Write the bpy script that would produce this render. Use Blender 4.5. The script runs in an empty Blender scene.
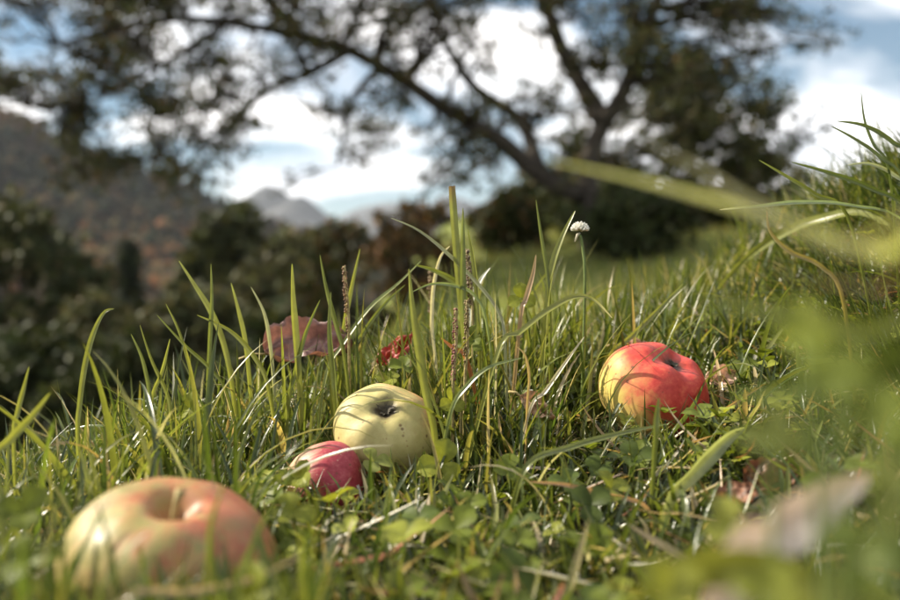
import bpy, math, random
import numpy as np
from mathutils import Vector, Matrix, noise as mnoise

random.seed(7); rng = np.random.default_rng(7)
scene = bpy.context.scene
col = scene.collection

# ------------------------------------------------------------------ camera
FPX, CX, CY = 875.0, 450.0, 300.0          # focal length in photo pixels
CAM_Z, PITCH = 0.145, math.atan(30 / 875)
cam_d = bpy.data.cameras.new('camera'); cam = bpy.data.objects.new('camera', cam_d); col.objects.link(cam)
cam.location = (0, 0, CAM_Z); cam.rotation_euler = (math.pi / 2 - PITCH, 0, 0)
cam_d.sensor_width = 36; cam_d.lens = 35; cam_d.clip_start = 0.01; cam_d.clip_end = 30000
cam_d.dof.use_dof = True; cam_d.dof.focus_distance = 0.585; cam_d.dof.aperture_fstop = 4.7
scene.camera = cam
scene.render.resolution_x, scene.render.resolution_y = 1024, 683

# ------------------------------------------------------------------ sun and sky
SUN = Vector((-0.74, 0.24, 0.62)).normalized()
SUN_EL = math.asin(SUN.z); SUN_AZ = math.atan2(SUN.x, SUN.y)
sl = bpy.data.lights.new('sun', 'SUN'); sl.energy = 5.0; sl.angle = math.radians(0.5); sl.color = (1.0, 0.90, 0.74)
so = bpy.data.objects.new('sun', sl); col.objects.link(so); so.location = (-8, 3, 12)
so.rotation_euler = (-SUN).to_track_quat('-Z', 'Y').to_euler()

world = bpy.data.worlds.new('World'); scene.world = world; world.use_nodes = True
nt = world.node_tree; nt.nodes.clear()
def WN(t, **kw):
    n = nt.nodes.new(t)
    for k, v in kw.items(): setattr(n, k, v)
    return n
sky = WN('ShaderNodeTexSky', sky_type='NISHITA', sun_disc=False)
sky.sun_elevation = SUN_EL; sky.sun_rotation = SUN_AZ; sky.air_density = 1.0; sky.dust_density = 0.3; sky.ozone_density = 2.0; sky.altitude = 900
tc = WN('ShaderNodeTexCoord'); sep = WN('ShaderNodeSeparateXYZ'); nt.links.new(tc.outputs['Generated'], sep.inputs[0])
def wmath(op, a, b=None):
    n = WN('ShaderNodeMath', operation=op)
    for i, v in enumerate((a, b)):
        if v is None: continue
        if isinstance(v, (int, float)): n.inputs[i].default_value = v
        else: nt.links.new(v, n.inputs[i])
    return n.outputs[0]
dz = wmath('ADD', wmath('MAXIMUM', sep.outputs[2], 0.0), 0.42)
cmb = WN('ShaderNodeCombineXYZ')
nt.links.new(wmath('DIVIDE', sep.outputs[0], dz), cmb.inputs[0]); nt.links.new(wmath('DIVIDE', sep.outputs[1], dz), cmb.inputs[1])
CLOUD_OFF = (1.9, 6.1, 0.0)
mp = WN('ShaderNodeMapping'); mp.inputs['Location'].default_value = CLOUD_OFF; mp.inputs['Scale'].default_value = (1.0, 1.35, 1.0)
nt.links.new(cmb.outputs[0], mp.inputs[0])
n1 = WN('ShaderNodeTexNoise'); n1.inputs['Scale'].default_value = 2.2; n1.inputs['Detail'].default_value = 7; n1.inputs['Roughness'].default_value = 0.52
n1.inputs['Distortion'].default_value = 0.35
nt.links.new(mp.outputs[0], n1.inputs['Vector'])
ramp = WN('ShaderNodeValToRGB'); ramp.color_ramp.elements[0].position = 0.43; ramp.color_ramp.elements[1].position = 0.55
nt.links.new(n1.outputs['Fac'], ramp.inputs[0])
n2 = WN('ShaderNodeTexNoise'); n2.inputs['Scale'].default_value = 3.2; n2.inputs['Detail'].default_value = 5
nt.links.new(mp.outputs[0], n2.inputs['Vector'])
cr2 = WN('ShaderNodeValToRGB'); cr2.color_ramp.elements[0].color = (9.5, 10.2, 11.4, 1); cr2.color_ramp.elements[1].color = (22.0, 21.2, 20.6, 1)
cr2.color_ramp.elements[0].position = 0.35; cr2.color_ramp.elements[1].position = 0.6
nt.links.new(n2.outputs['Fac'], cr2.inputs[0])
mixc = WN('ShaderNodeMix', data_type='RGBA')
nt.links.new(ramp.outputs[0], mixc.inputs['Factor']); hs = WN('ShaderNodeHueSaturation'); hs.inputs['Hue'].default_value = 0.485; hs.inputs['Saturation'].default_value = 1.35; hs.inputs['Value'].default_value = 0.85; nt.links.new(sky.outputs[0], hs.inputs['Color']); nt.links.new(hs.outputs[0], mixc.inputs['A']); nt.links.new(cr2.outputs[0], mixc.inputs['B'])
bg = WN('ShaderNodeBackground'); bg.inputs['Strength'].default_value = 0.05
nt.links.new(mixc.outputs['Result'], bg.inputs['Color'])
wo = WN('ShaderNodeOutputWorld'); nt.links.new(bg.outputs[0], wo.inputs['Surface'])

vs = scene.view_settings; vs.view_transform = 'Standard'; vs.look = 'None'; vs.exposure = 1.2; vs.gamma = 1.0; vs.use_curve_mapping = False
scene.cycles.use_denoising = True
scene.cycles.max_bounces = 8; scene.cycles.transparent_max_bounces = 8; scene.cycles.volume_bounces = 0
scene.cycles.sample_clamp_indirect = 6.0; scene.cycles.sample_clamp_direct = 0.0
scene.cycles.caustics_reflective = False; scene.cycles.caustics_refractive = False

# ------------------------------------------------------------------ helpers
def P(px, py, d):
    """photo pixel and depth along the lens axis -> world point"""
    cx, cy = (px - CX) / FPX * d, (CY - py) / FPX * d
    s, c = math.sin(PITCH), math.cos(PITCH)
    return Vector((cx, c * d + s * cy, CAM_Z - s * d + c * cy))

def tag(o, label=None, cat=None, group=None, kind=None):
    if label: o['label'] = label
    if cat: o['category'] = cat
    if group: o['group'] = group
    if kind: o['kind'] = kind
    return o

def empty(name, loc):
    o = bpy.data.objects.new(name, None); col.objects.link(o); o.location = loc; o.empty_display_size = 0.02
    return o

def build(name, verts, faces, material, parent=None, tint=None, smooth=True):
    """verts (N,3), faces: (M,k) array or list of lists; tint (N,3) per vertex"""
    me = bpy.data.meshes.new(name)
    verts = np.asarray(verts, dtype=np.float32).reshape(-1, 3)
    if isinstance(faces, np.ndarray):
        k = faces.shape[1]; m = len(faces)
        me.vertices.add(len(verts)); me.vertices.foreach_set('co', verts.ravel())
        me.loops.add(m * k); me.loops.foreach_set('vertex_index', faces.astype(np.int32).ravel())
        me.polygons.add(m); me.polygons.foreach_set('loop_start', np.arange(0, m * k, k, dtype=np.int32))
        me.polygons.foreach_set('loop_total', np.full(m, k, dtype=np.int32))
        me.update(calc_edges=True)
    else:
        me.from_pydata(verts.tolist(), [], [list(map(int, f)) for f in faces]); me.update()
    if smooth: me.polygons.foreach_set('use_smooth', np.ones(len(me.polygons), dtype=bool))
    if tint is not None:
        a = me.color_attributes.new('tint', 'FLOAT_COLOR', 'POINT')
        c4 = np.ones((len(verts), 4), dtype=np.float32); c4[:, :3] = tint
        a.data.foreach_set('color', c4.ravel())
    o = bpy.data.objects.new(name, me); col.objects.link(o)
    me.materials.append(material)
    if parent is not None:
        o.parent = parent
        o.matrix_parent_inverse = Matrix.Translation(-parent.location) if parent.type == 'EMPTY' and parent.parent is None else Matrix()
    return o

class NT:
    def __init__(s, name):
        s.m = bpy.data.materials.new(name); s.m.use_nodes = True; s.t = s.m.node_tree; s.t.nodes.clear()
        s.out = s.n('ShaderNodeOutputMaterial')
    def n(s, t, **kw):
        n = s.t.nodes.new(t)
        for k, v in kw.items(): setattr(n, k, v)
        return n
    def l(s, a, b): s.t.links.new(a, b)
    def noise(s, vec, scale, detail=4, rough=0.55, dist=0):
        n = s.n('ShaderNodeTexNoise'); n.inputs['Scale'].default_value = scale; n.inputs['Detail'].default_value = detail
        n.inputs['Roughness'].default_value = rough; n.inputs['Distortion'].default_value = dist
        if vec is not None: s.l(vec, n.inputs['Vector'])
        return n.outputs['Fac']
    def ramp(s, fac, stops):
        r = s.n('ShaderNodeValToRGB'); e = r.color_ramp.elements
        while len(e) < len(stops): e.new(0.5)
        for i, (p, c) in enumerate(stops):
            e[i].position = p; e[i].color = (c, c, c, 1) if isinstance(c, (int, float)) else (*c, 1)
        s.l(fac, r.inputs[0]); return r.outputs[0]
    def mix(s, f, a, b, mode='MIX'):
        n = s.n('ShaderNodeMix', data_type='RGBA', blend_type=mode)
        for k, v in (('Factor', f), ('A', a), ('B', b)):
            if isinstance(v, (int, float)): n.inputs[k].default_value = v
            elif isinstance(v, tuple): n.inputs[k].default_value = (*v, 1)
            else: s.l(v, n.inputs[k])
        return n.outputs['Result']
    def math(s, op, a, b=None, c=None):
        n = s.n('ShaderNodeMath', operation=op)
        for i, v in enumerate((a, b, c)):
            if v is None: continue
            if isinstance(v, (int, float)): n.inputs[i].default_value = v
            else: s.l(v, n.inputs[i])
        return n.outputs[0]
    def obj(s): return s.n('ShaderNodeTexCoord').outputs['Object']
    def bsdf(s, colr, rough=0.6, spec=0.5, bump=None, bstr=0.3, bdist=0.001):
        b = s.n('ShaderNodeBsdfPrincipled')
        if isinstance(colr, tuple): b.inputs['Base Color'].default_value = (*colr, 1)
        else: s.l(colr, b.inputs['Base Color'])
        if isinstance(rough, (int, float)): b.inputs['Roughness'].default_value = rough
        else: s.l(rough, b.inputs['Roughness'])
        b.inputs['Specular IOR Level'].default_value = spec
        if bump is not None:
            bn = s.n('ShaderNodeBump'); bn.inputs['Strength'].default_value = bstr; bn.inputs['Distance'].default_value = bdist
            s.l(bump, bn.inputs['Height']); s.l(bn.outputs[0], b.inputs['Normal'])
        return b.outputs[0]
    def finish(s, sh): s.l(sh, s.out.inputs['Surface']); return s.m

def leaf_material(name, trans=0.4, rough=0.42, spec=0.4, nscale=60, namp=0.25, tboost=(1.25, 1.2, 0.6), bstr=0.15):
    """thin leaf tissue: reflects and lets light through; colour comes from the mesh's own tint"""
    s = NT(name)
    at = s.n('ShaderNodeAttribute', attribute_name='tint').outputs['Color']
    nz = s.noise(s.obj(), nscale, 3)
    c = s.mix(1.0, at, s.ramp(nz, [(0.3, 1 - namp), (0.7, 1 + namp)]), 'MULTIPLY')
    tcol = s.mix(1.0, c, tboost, 'MULTIPLY')
    tr = s.n('ShaderNodeBsdfTranslucent'); s.l(tcol, tr.inputs['Color'])
    mx = s.n('ShaderNodeMixShader'); mx.inputs[0].default_value = trans
    s.l(s.bsdf(c, rough, spec, s.noise(s.obj(), nscale * 4, 2), bstr, 0.0006), mx.inputs[1]); s.l(tr.outputs[0], mx.inputs[2])
    return s.finish(mx.outputs[0])

M = {}
M['grass'] = leaf_material('grass_leaf', 0.45, 0.3, 0.55, 90, 0.16)
M['clover'] = leaf_material('clover_leaf', 0.45, 0.5, 0.25, 250, 0.14)
M['wood_mass'] = leaf_material('wood_mass', 0.1, 0.9, 0.0, 0.1, 0.3)
M['tree_leaf'] = leaf_material('tree_leaf', 0.13, 0.6, 0.15, 0.9, 0.3)
M['dry_leaf'] = leaf_material('dry_leaf', 0.2, 0.5, 0.45, 130, 0.4, (1.2, 0.85, 0.6), 0.4)
M['petal'] = leaf_material('petal', 0.3, 0.6, 0.2, 300, 0.1, (1.0, 1.0, 0.95))

def mat_bark():
    s = NT('bark'); o = s.obj()
    nz = s.noise(o, 7, 6, 0.65, 0.6)
    return s.finish(s.bsdf(s.ramp(nz, [(0.3, (0.022, 0.018, 0.014)), (0.55, (0.06, 0.05, 0.04)), (0.75, (0.11, 0.1, 0.075))]), 0.9, 0.2, nz, 0.8, 0.03))
M['bark'] = mat_bark()

# ------------------------------------------------------------------ terrain
def sstep(a, b, x):
    t = np.clip((x - a) / (b - a), 0, 1); return t * t * (3 - 2 * t)
def softplus(x, k):
    return k * np.logaddexp(0, x / k)
def vnoise(x, y, f, seed=0.0):
    """cheap smooth value variation made of sines"""
    return (np.sin(x * f * 1.0 + y * f * 0.7 + seed) + np.sin(x * f * -0.6 + y * f * 1.3 + 2.1 * seed + 1.0)
            + np.sin(x * f * 1.7 - y * f * 1.1 + 0.7 * seed + 2.0) * 0.6) / 2.6

def height(x, y):
    x = np.asarray(x, float); y = np.asarray(y, float)
    r = np.hypot(x, y)
    # near: a small ledge of turf, rising as a bank on the right, dropping away behind on the left
    near = 0.06 * sstep(0.04, 0.32, x) + 0.15 * sstep(0.27, 0.49, x) * (1 - sstep(0.9, 1.5, y)) + 0.05 * np.clip(x - 0.5, 0, 3)
    near = near + 0.055 * (np.clip(y, 0.2, 1.3) - 0.45) * sstep(-0.1, 0.2, x)
    crest = 0.80 + 1.0 * np.clip(x + 0.12, 0, 2)
    near = near - (0.5 - 0.22 * sstep(-0.1, 0.5, x)) * softplus(y - crest, 0.08)
    near = near - 0.24 * softplus(-0.14 - x, 0.03) * sstep(0.3, 0.6, y) + 0.04 * np.exp(-((x - 0.05) / 0.15) ** 2 - ((y - 0.80) / 0.085) ** 2)
    near += 0.006 * vnoise(x, y, 14, 1.0) + 0.0025 * vnoise(x, y, 47, 2.0)
    # far: a meadow shelf climbing to the right, a valley to the left
    far = -0.42 + 0.10 * (np.minimum(y, 26) - 4.5) + 0.06 * np.clip(x - 1, 0, 10)
    fall = 10 * (1 - np.exp(-1.5 * softplus(-(x + 0.1), 0.35) / 10))
    far = far - fall - 7.0 * sstep(30, 90, y)
    far = far + 0.10 * vnoise(x, y, 0.9, 3.0) + 0.6 * vnoise(x, y, 0.11, 4.0) * sstep(12, 40, r)
    w = sstep(1.6, 4.5, r)
    return near * (1 - w) + far * w

def H(x, y): return float(height(x, y))

def mat_ground():
    s = NT('turf_soil'); o = s.obj()
    n1 = s.noise(o, 0.55, 5); n2 = s.noise(o, 45, 5, 0.7)
    soil = s.ramp(n2, [(0.3, (0.018, 0.015, 0.009)), (0.6, (0.05, 0.045, 0.022)), (0.8, (0.09, 0.08, 0.045))])
    mead = s.ramp(s.noise(o, 3.0, 6, 0.7), [(0.3, (0.05, 0.065, 0.012)), (0.55, (0.12, 0.14, 0.03)), (0.75, (0.19, 0.19, 0.05))])
    dist = s.n('ShaderNodeVectorMath', operation='LENGTH'); s.l(o, dist.inputs[0])
    mr = s.n('ShaderNodeMapRange'); mr.inputs['From Min'].default_value = 1.6; mr.inputs['From Max'].default_value = 3.5
    s.l(dist.outputs['Value'], mr.inputs['Value'])
    sx = s.n('ShaderNodeSeparateXYZ'); s.l(o, sx.inputs[0])
    vr = s.n('ShaderNodeMapRange'); vr.inputs['From Min'].default_value = -1.0; vr.inputs['From Max'].default_value = -4.0; s.l(sx.outputs[2], vr.inputs['Value'])
    scrub = s.ramp(s.noise(o, 0.4, 6, 0.7), [(0.3, (0.02, 0.022, 0.012)), (0.7, (0.06, 0.05, 0.03))])
    mead = s.mix(vr.outputs[0], mead, scrub)
    return s.finish(s.bsdf(s.mix(mr.outputs[0], soil, mead), 0.95, 0.15, n2, 0.6, 0.004))
M['ground'] = mat_ground()

def make_ground():
    n = 300; b = 10.6
    u = np.linspace(-1, 1, n)
    g = np.sinh(u * b) / math.sinh(b) * 12000
    gx, gy = np.meshgrid(g, g + 0.5, indexing='ij')
    z = height(gx, gy)
    idx = np.arange(n * n).reshape(n, n)
    f = np.stack([idx[:-1, :-1], idx[1:, :-1], idx[1:, 1:], idx[:-1, 1:]], -1).reshape(-1, 4)
    tag(build('ground', np.stack([gx, gy, z], -1).reshape(-1, 3), f, M['ground']), kind='structure')
make_ground()

# ------------------------------------------------------------------ hills and mountains
def mat_hill(name, stops, sc):
    s = NT(name); o = s.obj(); nz = s.noise(o, sc, 8, 0.62, 0.4)
    return s.finish(s.bsdf(s.ramp(nz, stops), 0.95, 0.1, nz, 0.6, 8))
M['hill'] = mat_hill('autumn_hillside', [(0.3, (0.03, 0.032, 0.022)), (0.48, (0.06, 0.048, 0.028)), (0.6, (0.11, 0.065, 0.034)), (0.72, (0.14, 0.11, 0.07))], 0.018)
M['rock'] = mat_hill('mountain_rock', [(0.3, (0.03, 0.035, 0.04)), (0.5, (0.06, 0.065, 0.07)), (0.7, (0.11, 0.11, 0.11))], 0.003)

def ridge(name, prof, Y, depth, base, material, rough, seed, kind='structure', n=150, m=60):
    """a mountain with a ridge line through prof [(px,py)] at distance Y, falling towards and away from the viewer"""
    pxs = np.array([p[0] for p in prof], float); pys = np.array([p[1] for p in prof], float)
    ux = np.linspace(pxs[0], pxs[-1], n); top = np.interp(ux, pxs, pys)
    V = []
    for i in range(n):
        c = P(ux[i], top[i], Y)
        for j in range(m):
            t = j / (m - 1) * 2 - 1
            k = 1 - abs(t) ** 0.85
            x = c.x + t * 0.12 * depth; y = c.y + t * depth
            fr = mnoise.fractal(Vector((x / depth * 3.5 + seed, y / depth * 3.5, seed)), 0.9, 2.1, 6)
            rg = mnoise.ridged_multi_fractal(Vector((x / depth * 2.2, y / depth * 2.2, seed)), 0.9, 2.0, 5, 1.0, 2.0)
            hgt = base + (c.z - base) * k + rough * (fr * 0.6 + (rg - 1.2) * 0.5) * (0.25 + 0.75 * min(1, abs(t) * 3))
            V.append((x, y, hgt))
    idx = np.arange(n * m).reshape(n, m)
    f = np.stack([idx[:-1, :-1], idx[1:, :-1], idx[1:, 1:], idx[:-1, 1:]], -1).reshape(-1, 4)
    o = build(name, V, f, material); tag(o, kind=kind)
    return np.array(V).reshape(n, m, 3)
hillV = ridge('hillside', [(-1500, -120), (-500, 40), (-120, 78), (0, 116), (60, 140), (110, 163), (170, 190), (215, 212), (300, 245), (420, 275)], 620, 420, -30, M['hill'], 16, 3.3, n=200)
ridge('mountain', [(120, 300), (200, 232), (240, 200), (258, 186), (268, 181), (280, 187), (292, 196), (302, 193), (312, 199), (330, 214), (352, 225), (385, 240), (430, 260)], 2600, 1100, -40, M['rock'], 60, 5.1)
ridge('distant_mountain', [(220, 290), (320, 225), (365, 205), (400, 198), (420, 205), (450, 190), (500, 215), (600, 235), (760, 215), (840, 200), (900, 182), (1000, 200), (1400, 170)], 4200, 1500, -60, M['rock'], 70, 8.7)

# ------------------------------------------------------------------ foliage builders
def leaf_cloud(centres, axes, size, aspect, tints, up_bias=0.3):
    """diamond leaves folded on the midrib: 4 verts, 2 tris sharing the midrib"""
    n = len(centres)
    d = rng.normal(size=(n, 3)); d[:, 2] -= 0.3; d /= np.linalg.norm(d, axis=1, keepdims=True)
    q = rng.normal(size=(n, 3)); q[:, 2] += up_bias * 2
    sd = np.cross(d, q); sd /= np.linalg.norm(sd, axis=1, keepdims=True) + 1e-9
    nr = np.cross(sd, d)
    L = size * rng.uniform(0.65, 1.3, (n, 1)); W = L * aspect * 0.5
    fold = nr * W * 0.35
    v = np.stack([centres, centres + d * L * 0.5 + sd * W + fold, centres + d * L, centres + d * L * 0.5 - sd * W + fold], 1)
    b = np.arange(n)[:, None] * 4
    f = np.concatenate([b + np.array([[0, 1, 2]]), b + np.array([[0, 2, 3]])], 0)
    return v.reshape(-1, 3), f, np.repeat(tints, 4, axis=0)

def pick_tints(n, palette, weights=None, jitter=0.15):
    p = np.array(palette); w = None if weights is None else np.array(weights) / sum(weights)
    c = p[rng.choice(len(p), n, p=w)]
    return np.clip(c * rng.uniform(1 - jitter, 1 + jitter, (n, 1)) * rng.uniform(0.94, 1.06, (n, 3)), 0, 1)

def tube(pts, radii, sides=8, wob=0.0):
    pts = [Vector(p) for p in pts]; V = []; F = []
    prev = None
    for i, p in enumerate(pts):
        t = (pts[min(i + 1, len(pts) - 1)] - pts[max(i - 1, 0)]).normalized()
        if prev is None: a = t.orthogonal().normalized()
        else: a = (prev - t * prev.dot(t)).normalized()
        prev = a; b = t.cross(a)
        for k in range(sides):
            an = 2 * math.pi * k / sides; rr = radii[i] * (1 + wob * random.uniform(-1, 1))
            V.append(tuple(p + (a * math.cos(an) + b * math.sin(an)) * rr))
    for i in range(len(pts) - 1):
        for k in range(sides):
            F.append((i * sides + k, i * sides + (k + 1) % sides, (i + 1) * sides + (k + 1) % sides, (i + 1) * sides + k))
    F.append(tuple(range(sides))[::-1]); F.append(tuple((len(pts) - 1) * sides + k for k in range(sides)))
    return V, F

def smooth_path(pts, n):
    pts = [Vector(p) for p in pts]
    out = []
    for i in range(n + 1):
        t = i / n * (len(pts) - 1); k = min(int(t), len(pts) - 2); u = t - k
        p0, p1, p2, p3 = pts[max(k - 1, 0)], pts[k], pts[k + 1], pts[min(k + 2, len(pts) - 1)]
        out.append(0.5 * ((2 * p1) + (p2 - p0) * u + (2 * p0 - 5 * p1 + 4 * p2 - p3) * u * u + (3 * p1 - p0 - 3 * p2 + p3) * u ** 3))
    return out

class Merge:
    def __init__(s): s.V = []; s.F = []
    def add(s, V, F):
        o = len(s.V); s.V += list(V); s.F += [tuple(i + o for i in f) for f in F]

# ------------------------------------------------------------------ the apple tree across the sky
def crooked(a, b, n, amp):
    a, b = Vector(a), Vector(b); L = (b - a).length; out = []
    for i in range(n + 1):
        t = i / n
        j = Vector((random.uniform(-1, 1), random.uniform(-1, 1), random.uniform(-1, 1))) * amp * L * math.sin(math.pi * t)
        out.append(a.lerp(b, t) + j)
    return out

def tree_from_clumps(name, label, base, limbs, clumps, leafsize, palette, weights, group, trunk_name='trunk'):
    """limbs: list of (points, r0, r1); first is the trunk. clumps: (centre, (rx,ry,rz), leaves)"""
    root = empty(name, base); tag(root, label, 'tree', group)
    nodes = []
    wood = Merge()
    for i, (pts, r0, r1) in enumerate(limbs):
        sp = smooth_path(pts, 14)
        rad = [r0 + (r1 - r0) * (k / 14) ** 0.8 for k in range(15)]
        V, F = tube(sp, rad, 9, 0.07)
        if i == 0: build(trunk_name, V, F, M['bark'], root)
        else: build('limb', V, F, M['bark'], root)
        nodes += [(p, r) for p, r in zip(sp, rad)][(6 if i == 0 else 2):]
    C = []; T = []
    for (c, rad, cnt) in clumps:
        c = Vector(c)
        p, r = min(nodes, key=lambda q: (q[0] - c).length + abs(q[0].z > c.z) * 0.2)
        path = crooked(p, c, 5, 0.09)
        V, F = tube(path, [max(0.012, min(r * 0.5, 0.05)) * (1 - 0.75 * k / 5) for k in range(6)], 5); wood.add(V, F)
        nsub = max(4, cnt // 13)
        for k in range(nsub):
            q = rng.normal(size=3); q = q / np.linalg.norm(q) * rng.uniform(0.25, 1.0) ** 0.5
            e = c + Vector((q[0] * rad[0], q[1] * rad[1], q[2] * rad[2]))
            st = path[random.randint(2, 5)]
            tw = crooked(st, e, 4, 0.1)
            V, F = tube(tw, [0.011 * (1 - 0.7 * j / 4) + 0.002 for j in range(5)], 3); wood.add(V, F)
            m = cnt // nsub
            for j in range(m):
                a = tw[random.choice((1, 3, 3, 4))].lerp(tw[4], random.random())
                C.append((a.x + random.gauss(0, 0.042), a.y + random.gauss(0, 0.042), a.z + random.gauss(0, 0.042)))
    tag(build('branches', wood.V, wood.F, M['bark'], root), kind='stuff')
    C = np.array(C); tn = pick_tints(len(C), palette, weights, 0.3)
    v, f, t = leaf_cloud(C, None, leafsize, 0.62, tn)
    tag(build('crown', v, f, M['tree_leaf'], root, t), kind='stuff')
    return root

APPLE_PAL = [(0.045, 0.055, 0.018), (0.07, 0.075, 0.022), (0.10, 0.085, 0.025), (0.13, 0.075, 0.03)]
D = 12.0
def TP(px, py, dd=0.0): return tuple(P(px, py, D + dd))
b0 = P(592, 222, D); base = Vector((b0.x, b0.y, H(b0.x, b0.y) - 0.1))
limbs = [
    ([tuple(base), TP(592, 215), TP(588, 180), TP(592, 150), TP(604, 122)], 0.17, 0.12),
    ([TP(585, 196), TP(545, 180, .1), TP(500, 140, .2), TP(450, 112, .1), TP(400, 78, 0), TP(350, 50, -.2), TP(300, 36, -.4), TP(230, 22, -.8), TP(150, 20, -1.1), TP(60, 45, -1.3)], 0.15, 0.035),
    ([TP(604, 122), TP(585, 90, .2), TP(560, 45, .3), TP(545, 0, .3), TP(520, -60, .2), TP(510, -140, 0)], 0.15, 0.06),
    ([TP(602, 125), TP(625, 90, -.2), TP(640, 40, -.4), TP(665, -20, -.6), TP(680, -110, -.6)], 0.14, 0.05),
    ([TP(540, 172, .1), TP(520, 120, .8), TP(480, 92, 1.2), TP(455, 60, 1.3), TP(430, 0, 1.5), TP(420, -90, 1.5)], 0.11, 0.04),
    ([TP(350, 50, -.2), TP(310, 72, -.4), TP(270, 88, -.5), TP(225, 128, -.6), TP(180, 150, -.8)], 0.07, 0.02),
    ([TP(380, 66, 0), TP(352, 100, .3), TP(345, 130, .5), TP(338, 165, .6)], 0.06, 0.02),
    ([TP(300, 36, -.4), TP(250, -20, -.5), TP(180, -60, -.8), TP(100, -90, -1)], 0.09, 0.03),
    ([TP(225, 24, -.8), TP(170, 60, -1.0), TP(110, 90, -1.2), TP(50, 110, -1.4)], 0.05, 0.015),
]
clumps = []
def clump_region(x0, x1, y0, y1, n, size, leaves, dd=1.6, centre=0.0):
    for _ in range(n):
        px, py = random.uniform(x0, x1), random.uniform(y0, y1)
        c = P(px, py, D + centre + random.uniform(-dd, dd)); s = size * random.uniform(0.7, 1.3)
        clumps.append((tuple(c), (s * 1.2, s, s * 0.75), int(leaves * 1.35 * random.uniform(0.6, 1.4))))
clump_region(90, 330, -40, 78, 46, 0.55, 150, 1.5, -0.6)
clump_region(60, 260, 60, 135, 26, 0.42, 105, 1.0, -0.8)
clump_region(-40, 90, 60, 110, 14, 0.4, 110, 0.8, -1.0)
clump_region(60, 250, 120, 190, 16, 0.34, 100, 0.8, -0.7)
clump_region(-60, 120, -40, 25, 14, 0.5, 130, 1.2, -1)
clump_region(330, 560, -30, 60, 22, 0.5, 150, 1.5, 0.4)
clump_region(340, 480, 90, 190, 16, 0.36, 110, 1.0, 0.4)
clump_region(560, 760, -40, 70, 30, 0.5, 170, 1.4, 0)
clump_region(470, 620, 90, 175, 12, 0.4, 120, 1.2, 0.8)
clump_region(760, 840, 15, 60, 5, 0.3, 45, 0.6, 0)
clump_region(170, 370, 95, 180, 13, 0.3, 60, 0.8, -0.2)
clump_region(100, 780, -190, -40, 60, 0.7, 150, 2.2, 0)
tree_from_clumps('apple_tree', 'old spreading tree with a dark limb leaning left across the cloudy sky', tuple(base), limbs, clumps, 0.07, APPLE_PAL, [4, 3, 2, 1], None)

# a dense dark tree behind it on the right
def round_tree(name, label, px, top, dist, width, n_clump, leaves, leafsize, palette, weights, group, cat_low=True, squash=1.0, base_py=None):
    c = P(px, top, dist); gz = H(c.x, c.y); hgt = c.z - gz
    base = Vector((c.x, c.y, gz - 0.1))
    r = width / FPX * dist / 2
    limbs = [([tuple(base), (c.x + .05, c.y, gz + hgt * .3), (c.x, c.y + .05, gz + hgt * .6), (c.x, c.y, gz + hgt * .92)], max(0.05, 0.028 * hgt), 0.02)]
    for k in range(6):
        a = k * 2.4 + random.random(); z0 = gz + hgt * (0.2 + 0.1 * k)
        limbs.append(([(c.x, c.y, z0), (c.x + math.cos(a) * r * .4, c.y + math.sin(a) * r * .4, z0 + hgt * .1), (c.x + math.cos(a) * r * .8, c.y + math.sin(a) * r * .8, z0 + hgt * .18)], max(0.03, 0.012 * hgt), 0.015))
    cl = []
    for _ in range(n_clump):
        a = random.uniform(0, 2 * math.pi); t = random.random()
        zz = gz + hgt * (0.06 + 0.92 * t)
        env = (math.sin(math.pi * min(1, 0.12 + 0.86 * t)) ** 0.6) * squash + (1 - squash) * (1 - t)
        rr = r * env * math.sqrt(random.uniform(0.15, 1)); s = r * 0.3 * random.uniform(0.6, 1.3)
        cl.append(((c.x + math.cos(a) * rr, c.y + math.sin(a) * rr, zz), (s, s, s * 0.8), int(leaves * random.uniform(0.6, 1.4))))
    return tree_from_clumps(name, label, tuple(base), limbs, cl, leafsize, palette, weights, group)

DARK_PAL = [(0.03, 0.04, 0.014), (0.045, 0.055, 0.018), (0.075, 0.075, 0.025)]
OLIVE_PAL = [(0.05, 0.055, 0.022), (0.09, 0.085, 0.035), (0.14, 0.115, 0.055), (0.07, 0.075, 0.03)]
RUST_PAL = [(0.06, 0.045, 0.02), (0.16, 0.08, 0.03), (0.24, 0.13, 0.05), (0.08, 0.07, 0.03)]
round_tree('dense_tree', 'dense dark bushy tree rising behind the meadow right of the leaning limb', 690, 62, 15.5, 215, 100, 170, 0.1, DARK_PAL + [(0.1, 0.08, 0.03)], [3, 3, 2, 1.5], None)
round_tree('young_tree', 'small olive tree half hidden at the right edge of the dark bushy tree', 770, 160, 21, 90, 30, 120, 0.12, OLIVE_PAL, [2, 2, 1, 2], None)
round_tree('dense_tree', 'dark leafy tree directly behind the forked trunk', 585, 135, 17, 130, 44, 150, 0.12, DARK_PAL + [(0.13, 0.09, 0.04)], [3, 3, 1, 1], None)
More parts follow.
